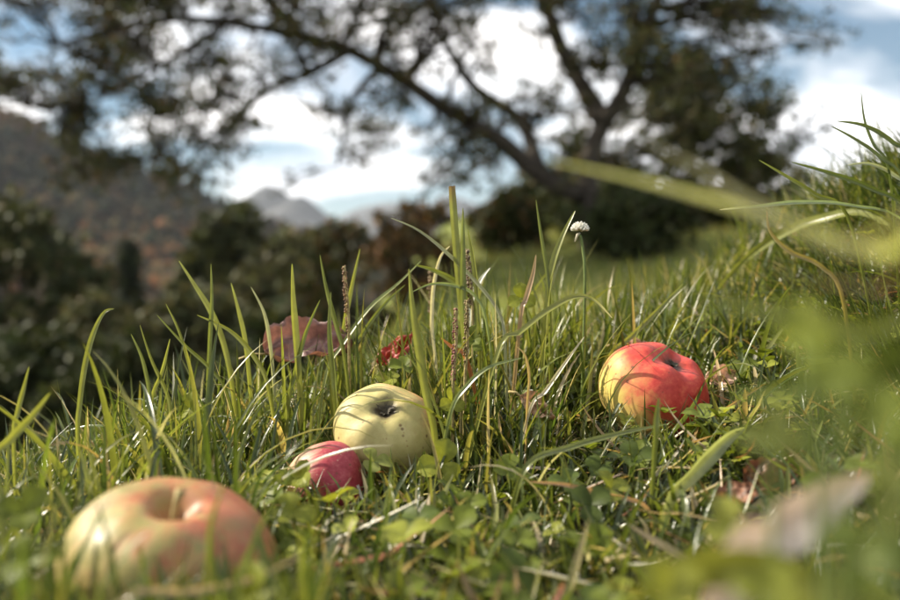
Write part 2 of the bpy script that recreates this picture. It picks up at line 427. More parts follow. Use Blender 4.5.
# shrubs under the trees
for lab, px, top, dist, w, pal, wt in [
    ('dark shrub below the forked trunk at the meadow edge', 600, 186, 14.5, 95, DARK_PAL, [3, 3, 1]),
    ('dark shrub hiding the foot of the forked trunk', 628, 178, 11.2, 120, DARK_PAL, [3, 3, 1]),
    ('low dark shrub in the shade right of the forked trunk', 690, 196, 16.5, 110, DARK_PAL, [3, 2, 1]),
    ('dark brown shrub left of the forked trunk', 505, 196, 13.5, 75, DARK_PAL + RUST_PAL[:2], [3, 3, 1, 1, 1]),
    ('rust and green bush with an orange patch behind the tallest grass blade', 420, 205, 12.5, 110, RUST_PAL, [3, 2, 1.3, 3]),
    ('dark brown bush behind the purple dry leaf', 345, 222, 14, 110, RUST_PAL[:2] + DARK_PAL, [2, 1, 2, 2, 1]),
]:
    round_tree('shrub', lab, px, top, dist, w, 34, 160, 0.1, pal, wt, 'shrubs along the meadow edge')

# valley trees on the left
def conifer(name, label, px, top, dist, width, group):
    c = P(px, top, dist); gz = H(c.x, c.y); hgt = c.z - gz; r = width / FPX * dist / 2
    root = empty(name, (c.x, c.y, gz)); tag(root, label, 'tree', group)
    V, F = tube([(c.x, c.y, gz - .1), (c.x, c.y, gz + hgt * .5), (c.x, c.y, gz + hgt)], [0.02 * hgt, 0.012 * hgt, 0.01], 8); build('trunk', V, F, M['bark'], root)
    C = []
    nl = 26
    for i in range(nl):
        t = i / nl; zz = gz + hgt * (0.04 + 0.95 * t); rr = r * (1 - t) ** 0.85 + 0.1
        for k in range(9):
            a = random.uniform(0, 6.283); L = rr * random.uniform(0.6, 1.1)
            for j in range(26):
                s = random.random() ** 0.7
                C.append((c.x + math.cos(a) * L * s + random.gauss(0, .12), c.y + math.sin(a) * L * s + random.gauss(0, .12), zz - L * s * 0.35 + random.gauss(0, .12)))
    C = np.array(C); v, f, t = leaf_cloud(C, None, 0.36, 0.4, pick_tints(len(C), [(0.022, 0.03, 0.016), (0.035, 0.045, 0.02)]))
    tag(build('crown', v, f, M['tree_leaf'], root, t), kind='stuff')
G = 'trees in the valley on the left'
for lab, px, top, dist, w, pal, wt in [
    ('big dark broadleaf tree at the left edge of the valley', 20, 212, 30, 210, DARK_PAL + [(0.12, 0.1, 0.05)], [3, 3, 2, 1]),
    ('pale olive bush below the autumn hillside', 105, 300, 24, 130, OLIVE_PAL, [2, 2, 2, 2]),
    ('tall dark valley tree whose top cuts the distant mountain foot', 232, 206, 36, 105, DARK_PAL + OLIVE_PAL[:2], [2, 2, 2, 2, 1]),
    ('olive valley tree right of the tall dark one', 300, 236, 34, 120, OLIVE_PAL, [2, 2, 1, 2]),
    ('rounded olive bush in front of the tall dark valley tree', 190, 292, 26, 130, OLIVE_PAL, [3, 2, 1, 2]),
    ('shadowed bush behind the purple leaf and the tall thin grass', 285, 310, 20, 120, DARK_PAL, [3, 3, 1]),
    ('low dark bush just behind the grass at far left', 40, 335, 18, 190, DARK_PAL, [3, 2, 1]),
    ('dark low bush behind the curled grass blade', 120, 345, 16, 160, DARK_PAL, [3, 2, 1]),
    ('dark low bush beyond the grass beneath the rounded olive bush', 205, 365, 15, 130, DARK_PAL, [3, 3, 1]),
]:
    round_tree('valley_tree', lab, px, top, dist, w, 84, 170, 0.0105 * dist + 0.03, pal, wt, G)
conifer('conifer', 'narrow dark conifer left of the tall valley tree', 128, 236, 40, 75, 'conifers in the valley')
conifer('conifer', 'dark conifer before the brown hillside, second from the left edge', 68, 232, 52, 90, 'conifers in the valley')

# the wood that covers the hillside: one mass of crowns
def hillside_wood():
    pts = hillV[:, 2:32].reshape(-1, 3)
    pts = pts[(pts[:, 1] > 190)]
    u = (pts[:, 0] / pts[:, 1]) * FPX + CX
    pts = pts[(u > -250) & (u < 420)]
    pick = pts[rng.choice(len(pts), 9000)]
    pick = pick + np.c_[rng.normal(0, 9, len(pick)), rng.normal(0, 9, len(pick)), np.zeros(len(pick))]
    # low crowns: squashed, ragged octa-spheres
    ph = np.array([(0, 0, 1.0)] + [(math.cos(a) * .8, math.sin(a) * .8, .55) for a in np.arange(6) * 1.047] + [(math.cos(a + .5), math.sin(a + .5), -.1) for a in np.arange(6) * 1.047] + [(0, 0, -.7)])
    F = [(0, 1 + k, 1 + (k + 1) % 6) for k in range(6)]
    for k in range(6): F += [(1 + k, 7 + k, 1 + (k + 1) % 6), (1 + (k + 1) % 6, 7 + k, 7 + (k + 1) % 6), (7 + k, 13, 7 + (k + 1) % 6)]
    F = np.array(F)
    n = len(pick); R = rng.uniform(1.8, 4.5, (n, 1, 1))
    v = ph[None] * R * rng.uniform(0.65, 1.3, (n, 14, 1)) * np.array([1, 1, 1.35]) + pick[:, None, :] + np.array([0, 0, 3.0])
    f = (F[None] + (np.arange(n) * 14)[:, None, None]).reshape(-1, 3)
    grp = vnoise(pick[:, 0], pick[:, 2] * 2, 0.02, 5.0)
    dark = pick_tints(n, [(0.02, 0.024, 0.014), (0.03, 0.03, 0.018), (0.05, 0.036, 0.02)], None, .25)
    rust = pick_tints(n, [(0.09, 0.048, 0.022), (0.12, 0.062, 0.028), (0.07, 0.046, 0.024), (0.09, 0.07, 0.035)], None, .25)
    t = np.where((grp + rng.normal(0, .25, n))[:, None] > 0.55, rust, dark)
    tag(build('hillside_wood', v.reshape(-1, 3), f, M['wood_mass'], None, np.repeat(t, 14, axis=0)), 'brown and orange autumn wood covering the hillside at left', 'wood', None, 'stuff')
hillside_wood()

# ------------------------------------------------------------------ grass
GREEN = [(0.056, 0.088, 0.02), (0.098, 0.132, 0.029), (0.16, 0.184, 0.045), (0.036, 0.06, 0.018), (0.2, 0.203, 0.06)]
STRAW = [(0.34, 0.27, 0.13), (0.42, 0.36, 0.22), (0.5, 0.47, 0.38), (0.3, 0.2, 0.09)]

def blades(name, x, y, L, W, tilt, az, curl, tints, label, segs=5, fold=0.25, kind='stuff', material=None, tipmix=0.35, zoff=-0.004):
    n = len(x); z = height(x, y) + zoff
    p = np.stack([x, y, z], 1); d = np.stack([np.cos(az), np.sin(az)], 1)
    tw = rng.uniform(-0.7, 0.7, n)
    sx = np.cos(az + math.pi / 2 + tw); sy = np.sin(az + math.pi / 2 + tw)
    sdir = np.stack([sx, sy, rng.normal(0, 0.25, n)], 1); sdir /= np.linalg.norm(sdir, axis=1, keepdims=True)
    V = np.empty((n, segs + 1, 3, 3), np.float32); T = np.empty((n, segs + 1, 3, 3), np.float32)
    tip = np.clip(tints * np.array([1.35, 1.2, 1.0]) + np.array([0.03, 0.02, 0.0]), 0, 1)
    # bases of grass shoots are paler, sheath-like; tips a bit yellower
    for k in range(segs + 1):
        t = k / segs
        wk = W * (0.75 + 0.5 * t) * (1 - t ** 2.2) + W * 0.02
        th = tilt + curl * t ** 1.4
        nr = np.stack([-np.cos(th) * d[:, 0], -np.cos(th) * d[:, 1], np.sin(th)], 1)
        V[:, k, 0] = p - sdir * wk[:, None] / 2 + nr * (wk * fold)[:, None]
        V[:, k, 1] = p
        V[:, k, 2] = p + sdir * wk[:, None] / 2 + nr * (wk * fold)[:, None]
        cc = tints * (1 - tipmix * t) + tip * tipmix * t
        T[:, k, :] = cc[:, None, :]
        T[:, k, 1] = cc * 0.9
        st = (L / segs)[:, None]
        p = p + st * np.stack([np.sin(th) * d[:, 0], np.sin(th) * d[:, 1], np.cos(th)], 1)
    base = (np.arange(n) * (segs + 1) * 3)[:, None]
    q = []
    for k in range(segs):
        for c in range(2):
            a = k * 3 + c; q.append([a, a + 1, a + 4, a + 3])
    f = (base[:, :, None] + np.array(q)[None]).reshape(-1, 4)
    o = build(name, V.reshape(-1, 3), f, material or M['grass'], None, T.reshape(-1, 3))
    return tag(o, label, 'grass', None, kind)

def scatter(n, x0, x1, y0, y1, keep=None):
    """uniform in the view wedge between the depths"""
    y = np.sqrt(rng.uniform(y0 ** 2, y1 ** 2, n)); u = rng.uniform(x0, x1, n)
    x = (u - CX) / FPX * y
    if keep is not None:
        k = keep(x, y); x, y = x[k], y[k]
    return x, y

LITTER_XY = [(P(px, py, d).x, P(px, py, d).y, r) for px, py, d, r in ((770, 482, .46, .026), (742, 496, .43, .018), (803, 468, .49, .018), (775, 495, .42, .014))]
COVER_Z = []
APPLES_XY = []     # filled below, used to keep grass out of the fruit
def sunlit(x, y, keep=0.15):
    """thin the plants on the sunny side of each fruit"""
    f = np.ones(len(x))
    for ax, ay, ar in APPLES_XY:
        dx, dy = x - ax, y - ay; sl_ = math.hypot(SUN.x, SUN.y); ux, uy = SUN.x / sl_, SUN.y / sl_
        al = dx * ux + dy * uy; ac = np.abs(-dx * uy + dy * ux)
        f = np.where((al > 0) & (al < 0.11) & (ac < ar * 0.9), keep, f)
    return f
def sight_limit(x, y, L):
    u = x / y * FPX + CX; g = height(x, y)
    for (ax, ay, ar), zt in zip(APPLES_XY, COVER_Z):
        ua = ax / ay * FPX + CX; wa = ar / ay * FPX
        lim = np.maximum(0.012, CAM_Z + (zt - CAM_Z) * y / ay - g)
        lim = lim * rng.uniform(0.7, 1.25, len(x))
        L = np.where((np.abs(u - ua) < wa * 1.1) & (y < ay), np.minimum(L, lim), L)
    return L
def clear_of_apples(x, y, extra=0.0):
    k = np.ones(len(x), bool)
    for ax, ay, ar in APPLES_XY + LITTER_XY: k &= np.hypot(x - ax, y - ay) > ar + extra
    return k

# ------------------------------------------------------------------ apples
def apple_material(name, Q, base_stops, blush_stops, blush_dir, blush_w, spots, streak=0.0, russet=0.0, rough=0.42, basin=(0.05, 0.04, 0.02), basin_r=0.2, R=0.035, pole=1, mott=1.5, mscale=2.2):
    s = NT(name); o = s.obj()
    sc = s.n('ShaderNodeVectorMath', operation='SCALE'); s.l(o, sc.inputs[0]); sc.inputs['Scale'].default_value = 1 / R
    u = sc.outputs[0]
    ld = Q.inverted() @ Vector(blush_dir).normalized()
    dt = s.n('ShaderNodeVectorMath', operation='DOT_PRODUCT'); s.l(u, dt.inputs[0]); dt.inputs[1].default_value = ld
    nz = s.noise(u, mscale, 5, 0.6); nf = s.noise(u, 7, 7, 0.7)
    sp = s.n('ShaderNodeSeparateXYZ'); s.l(u, sp.inputs[0])
    ang = s.math('ARCTAN2', sp.outputs[1], sp.outputs[0])
    cb = s.n('ShaderNodeCombineXYZ'); s.l(s.math('MULTIPLY', s.math('SINE', ang), 9.0), cb.inputs[0]); s.l(s.math('MULTIPLY', s.math('COSINE', ang), 9.0), cb.inputs[1]); s.l(s.math('MULTIPLY', sp.outputs[2], 0.9), cb.inputs[2])
    st = s.noise(cb.outputs[0], 1.3, 4, 0.6)
    mask = s.math('ADD', dt.outputs['Value'], s.math('MULTIPLY', s.math('SUBTRACT', nz, 0.5), mott))
    mask = s.math('ADD', mask, s.math('MULTIPLY', s.math('SUBTRACT', st, 0.5), streak * 3))
    mask = s.math('ADD', mask, s.math('MULTIPLY', s.math('SUBTRACT', nf, 0.5), 0.5))
    m01 = s.n('ShaderNodeMapRange', interpolation_type='SMOOTHSTEP'); s.l(mask, m01.inputs['Value'])
    m01.inputs['From Min'].default_value = blush_w[0]; m01.inputs['From Max'].default_value = blush_w[1]
    c = s.mix(m01.outputs[0], s.ramp(nz, base_stops), s.ramp(nf, blush_stops))
    # lenticels: small pale or brown freckles
    vo = s.n('ShaderNodeTexVoronoi'); vo.inputs['Scale'].default_value = 7.0; s.l(u, vo.inputs['Vector'])
    gate = s.math('GREATER_THAN', s.noise(u, 3.3, 2), 0.47)
    dot = s.math('MULTIPLY', s.ramp(vo.outputs['Distance'], [(0.06, 1.0), (0.17, 0.0)]), gate)
    c = s.mix(s.math('MULTIPLY', dot, 0.65), c, spots)
    vo2 = s.n('ShaderNodeTexVoronoi'); vo2.inputs['Scale'].default_value = 3.7; s.l(u, vo2.inputs['Vector'])
    d2 = s.ramp(vo2.outputs['Distance'], [(0.07, 1.0), (0.15, 0.0)])
    c = s.mix(s.math('MULTIPLY', d2, 0.8), c, (0.12, 0.055, 0.025))
    if russet:
        rs = s.ramp(s.noise(u, 3.6, 7, 0.7), [(0.48, 0.0), (0.66, 1.0)])
        c = s.mix(s.math('MULTIPLY', rs, russet), c, (0.24, 0.15, 0.06))
    # corky skin inside the hollow round the pole
    rad = s.math('SQRT', s.math('ADD', s.math('MULTIPLY', sp.outputs[0], sp.outputs[0]), s.math('MULTIPLY', sp.outputs[1], sp.outputs[1])))
    rn = s.math('ADD', rad, s.math('MULTIPLY', s.math('SUBTRACT', s.noise(u, 8, 4), 0.5), 0.22))
    side = s.math('GREATER_THAN', s.math('MULTIPLY', sp.outputs[2], pole), 0.0)
    bm = s.math('MULTIPLY', s.ramp(rn, [(basin_r * 0.55, 1.0), (basin_r * 1.25, 0.0)]), side)
    c = s.mix(bm, c, basin)
    rr = s.math('ADD', rough + 0.06, s.math('MULTIPLY', s.math('SUBTRACT', nf, 0.5), 0.25))
    b = s.bsdf(c, rr, 0.28, s.math('ADD', s.noise(u, 10, 3), s.math('MULTIPLY', dot, -0.6)), 0.2, 0.001)
    return s.finish(b)

def mat_simple(name, c1, c2, scale=200, rough=0.7, spec=0.3, bump=0.5):
    s = NT(name); nz = s.noise(s.obj(), scale, 5, 0.65)
    return s.finish(s.bsdf(s.ramp(nz, [(0.3, c1), (0.7, c2)]), rough, spec, nz, bump, 0.001))
M['sepal'] = mat_simple('dried_sepal', (0.02, 0.018, 0.012), (0.13, 0.11, 0.07))
M['stem'] = mat_simple('stem_wood', (0.18, 0.13, 0.05), (0.4, 0.33, 0.14), 300)

def local_part(o, root, loc, Q):
    o.parent = root; o.matrix_parent_inverse = Matrix(); o.location = loc; o.rotation_mode = 'QUATERNION'; o.rotation_quaternion = Q

def apple(label, centre, R, hr, axis, mat_fn, cal_depth=0.2, cal_w=0.3, stem_depth=0.28, stem_w=0.26, end='calyx', seed=0.0, lobes=0.03, lump=0.06, roll=0.0, sep=1.0, cover=-0.35):
    """axis: world direction of the end that faces us; end says whether it is the calyx or the stem end"""
    axis = Vector(axis).normalized(); Q = axis.to_track_quat('Z', 'Y') @ Matrix.Rotation(roll, 3, 'Z').to_quaternion()
    centre = Vector(centre)
    nphi, nth = 120, 84
    V = []
    dtop, wtop, dbot, wbot = (cal_depth, cal_w, stem_depth, stem_w) if end == 'calyx' else (stem_depth, stem_w, cal_depth, cal_w)
    for i in range(nth + 1):
        th = math.pi * i / nth; sn, cs = math.sin(th), math.cos(th)
        rho0 = max(sn, 0) ** 0.86
        # shoulders broader at the stem end
        sh = cs if end == 'stem' else -cs
        for k in range(nphi):
            ph = 2 * math.pi * k / nphi
            rho = rho0 * (1 + 0.05 * sh)
            caly = max(0, -sh) ** 1.5
            rho *= 1 + lobes * math.cos(5 * ph + seed) * (0.25 + caly) * rho0
            z = hr * math.copysign(abs(cs) ** 0.9, cs)
            z -= (dtop * math.exp(-(rho / wtop) ** 2) if cs > 0 else 0)
            z += (dbot * math.exp(-(rho / wbot) ** 2) if cs < 0 else 0)
            z += lobes * 0.8 * math.cos(5 * ph + seed) * math.exp(-((rho - 0.45) / 0.25) ** 2) * (1 if cs > 0 else -1) * (1 if end == 'calyx' else 0.6)
            p = Vector((rho * math.cos(ph), rho * math.sin(ph), z))
            nn = mnoise.noise(p * 1.3 + Vector((seed * 3, 1, 2))) * lump + mnoise.noise(p * 3.1 + Vector((5, seed, 2))) * lump * 0.22
            V.append(p * (1 + nn * min(1, rho * 2)) * R)
    F = []
    for i in range(nth):
        for k in range(nphi):
            a, b = i * nphi + k, i * nphi + (k + 1) % nphi
            F.append((a, a + nphi, b + nphi, b))
    base = Vector((centre.x, centre.y, H(centre.x, centre.y)))
    root = empty('apple', base); tag(root, label, 'apple', 'fallen apples in the grass')
    off = centre - base
    local_part(build('body', V, np.array(F), mat_fn(Q, R)), root, off, Q)
    zc = (hr - dtop) * R; zs = -(hr - dbot) * R
    if end == 'stem': zc, zs = -(hr - dbot) * R, (hr - dtop) * R
    sg = 1 if end == 'calyx' else -1
    # dried sepals of the calyx
    Vs, Fs = [], []
    for k in range(10):
        a = k * 2 * math.pi / 10 + random.uniform(-.35, .35); L = sep * R * random.uniform(0.08, 0.2); w = R * random.uniform(0.02, 0.042)
        d = Vector((math.cos(a), math.sin(a), 0)); sd = Vector((-d.y, d.x, 0)); o0 = len(Vs)
        for t, ww, hh in ((0, 1, 0.0), (0.35, 1.1, 0.45), (0.7, .7, 0.62), (1.0, .1, 0.45 + random.uniform(-.2, .5))):
            c = d * (R * .025 + L * t) + Vector((0, 0, sg * (hh * L * 1.2 + R * 0.012)))
            Vs += [c - sd * w * ww, c + Vector((0, 0, -sg * w * .4)), c + sd * w * ww]
        for j in range(3):
            q = o0 + j * 3
            Fs += [(q, q + 1, q + 4, q + 3), (q + 1, q + 2, q + 5, q + 4)]
    Vs = [v + Vector((0, 0, zc)) for v in Vs]
    local_part(build('calyx', Vs, Fs, M['sepal']), root, off, Q)
    # stem
    sg2 = -sg; p0 = Vector((0, 0, zs - sg2 * 0.03 * R))
    SV, SF = tube([p0, p0 + Vector((.01 * R, 0, sg2 * .12 * R)), p0 + Vector((.05 * R, .02 * R, sg2 * 0.26 * R)), p0 + Vector((.1 * R, .03 * R, sg2 * 0.36 * R))], [.035 * R, .03 * R, .032 * R, .055 * R], 8)
    local_part(build('stem', SV, SF, M['stem']), root, off, Q)
    COVER_Z.append(centre.z + cover * R)
    APPLES_XY.append((centre.x, centre.y, R * 0.93))
    return root

# the green apple, in focus
apple('pale yellow green apple showing its dark calyx, in focus at the centre', P(385, 431, 0.585), 0.0345, 0.74, (0.06, -0.66, 0.76),
      lambda Q, R: apple_material('yellow_green_apple', Q, [(0.3, (0.33, 0.29, 0.10)), (0.55, (0.43, 0.37, 0.15)), (0.75, (0.53, 0.46, 0.23))],
                                  [(0.3, (0.55, 0.22, 0.07)), (0.7, (0.62, 0.34, 0.13))], (0.75, 0.2, 0.62), (0.45, 1.3), (0.25, 0.14, 0.06), 0.1, 0.22, 0.44, (0.06, 0.045, 0.025), 0.27, R),
      0.2, 0.24, seed=1.0, roll=0.5)
# the red apple on the right
apple('bright red apple with a yellow cheek lying at the right', P(655, 391, 0.62), 0.0395, 0.80, (0.42, -0.36, 0.84),
      lambda Q, R: apple_material('red_yellow_apple', Q, [(0.3, (0.46, 0.38, 0.08)), (0.55, (0.62, 0.46, 0.14)), (0.75, (0.68, 0.45, 0.2))],
                                  [(0.25, (0.36, 0.022, 0.018)), (0.5, (0.5, 0.055, 0.04)), (0.75, (0.62, 0.14, 0.07))], (0.72, -0.1, 0.42), (-0.8, 0.12), (0.2, 0.05, 0.03), 0.06, 0.0, 0.45, (0.10, 0.04, 0.025), 0.24, R),
      0.24, 0.36, seed=2.3, lump=0.05, roll=0.2, sep=0.55)
# the small pink apple
apple('small pink and red striped apple half buried before the yellow green one', P(324, 484, 0.545), 0.0262, 0.84, (-0.78, -0.48, 0.22),
      lambda Q, R: apple_material('pink_striped_apple', Q, [(0.3, (0.55, 0.30, 0.22)), (0.55, (0.62, 0.40, 0.26)), (0.75, (0.66, 0.5, 0.3))],
                                  [(0.3, (0.24, 0.02, 0.03)), (0.55, (0.34, 0.045, 0.06)), (0.75, (0.46, 0.13, 0.12))], (0.55, -0.2, -0.1), (-0.75, 0.25), (0.55, 0.4, 0.28), 0.45, 0.0, 0.42, (0.05, 0.02, 0.015), 0.15, R),
      0.2, 0.22, seed=3.7, roll=1.0, cover=0.25)
# the large blurred one in front
apple('large mottled orange and green apple with a stem hollow, blurred in the front left', P(168, 573, 0.36), 0.0425, 0.80, (0.16, -0.24, 0.95),
      lambda Q, R: apple_material('mottled_apple', Q, [(0.3, (0.18, 0.17, 0.05)), (0.5, (0.28, 0.235, 0.08)), (0.75, (0.42, 0.31, 0.13))],
                                  [(0.3, (0.26, 0.06, 0.03)), (0.55, (0.34, 0.12, 0.055)), (0.75, (0.40, 0.2, 0.09))], (0.7, 0.25, 0.55), (-0.2, 0.9), (0.3, 0.16, 0.07), 0.5, 0.7, 0.40, (0.28, 0.13, 0.04), 0.2, R, mott=3.6, mscale=3.0),
      0.2, 0.3, 0.28, 0.21, end='stem', seed=5.2, lump=0.08, roll=0.4, cover=0.2)

# ------------------------------------------------------------------ single plants and blades that stand out
Y1, Y2, Y3 = (0.22, 0.235, 0.058), (0.155, 0.18, 0.045), (0.09, 0.118, 0.032)
GREY, PALE, RED = (0.30, 0.31, 0.2), (0.55, 0.5, 0.38), (0.36, 0.14, 0.06)
def ribbon(path, widths, tints, twist=0.4, fold=0.22, spin=0.5):
    V, T, F = [], [], []
    n = len(path)
    for i, p in enumerate(path):
        t = (path[min(i + 1, n - 1)] - path[max(i - 1, 0)]).normalized()
        vw = (Vector((0, 0, CAM_Z)) - p).normalized() if False else Vector((0.0, -1.0, 0.25)).normalized()
        s = t.cross(vw)
        s = s.normalized() if s.length > 1e-5 else Vector((1, 0, 0))
        s = Matrix.Rotation(twist + spin * (i / (n - 1) - .5), 3, t) @ s
        nr = s.cross(t).normalized(); w = widths[i]
        for c, ff in ((-1, 1), (-.45, .3), (0, 0), (.45, .3), (1, 1)):
            V.append(p + s * (w * c / 2) + nr * (w * fold * ff)); vv = (0.82 if c == 0 else 1.1 if abs(c) < .9 else 0.95) * (1 + 0.16 * mnoise.noise(Vector((i * .55, c * 2.0, p.x * 90)))); T.append(tuple(x * vv for x in tints[i]))
    for i in range(n - 1):
        for c in range(4):
            a = i * 5 + c; F.append((a, a + 1, a + 6, a + 5))
    return V, F, T

def hero(label, pts, d, wpx, tint, tip=None, cut=False, name='grass_blade', cat='grass blade', group='single blades standing out of the turf', root_dx=0.0, twist=None, fold=0.22, material=None, rooted=True, curl_seed=None):
    d0, d1 = d if isinstance(d, tuple) else (d, d)
    n = len(pts)
    W = [P(px, py, d0 + (d1 - d0) * i / (n - 1)) for i, (px, py) in enumerate(pts)]
    if rooted:
        last = W[-1]; dirn = (W[-1] - W[-2]).normalized()
        gz = H(last.x, last.y)
        if last.z > gz + 0.004:
            drop = last.z - gz
            rx, ry = last.x + dirn.x * drop * 0.35 + root_dx, last.y + 0.15 * drop
            W.append(Vector((rx, ry, H(rx, ry) - 0.004)))
    path = smooth_path(W, 22)
    w = wpx / FPX * (d0 + d1) / 2
    wid = []; tn = []
    tip = tip or tuple(min(1, x * 1.25) for x in tint)
    for i in range(23):
        t = i / 22
        k = min(1.0, (0.06 + t * 2.6) ** 0.75) if not cut else min(1, 0.85 + t)
        wid.append(w * k * (1 - 0.35 * max(0, t - 0.5) * 2))
        a = max(0, 1 - t / 0.16)
        tn.append(tuple(tip[j] * a + tint[j] * (1 - a) for j in range(3)))
    tw = random.uniform(-0.6, 0.6) if twist is None else twist
    V, F, T = ribbon(path, wid, tn, tw, fold, random.uniform(-.5, .5))
    root = path[-1]
    o = build(name, [v - root for v in V], F, material or M['grass'], None, np.array(T)); o.location = root
    return tag(o, label, cat, group)

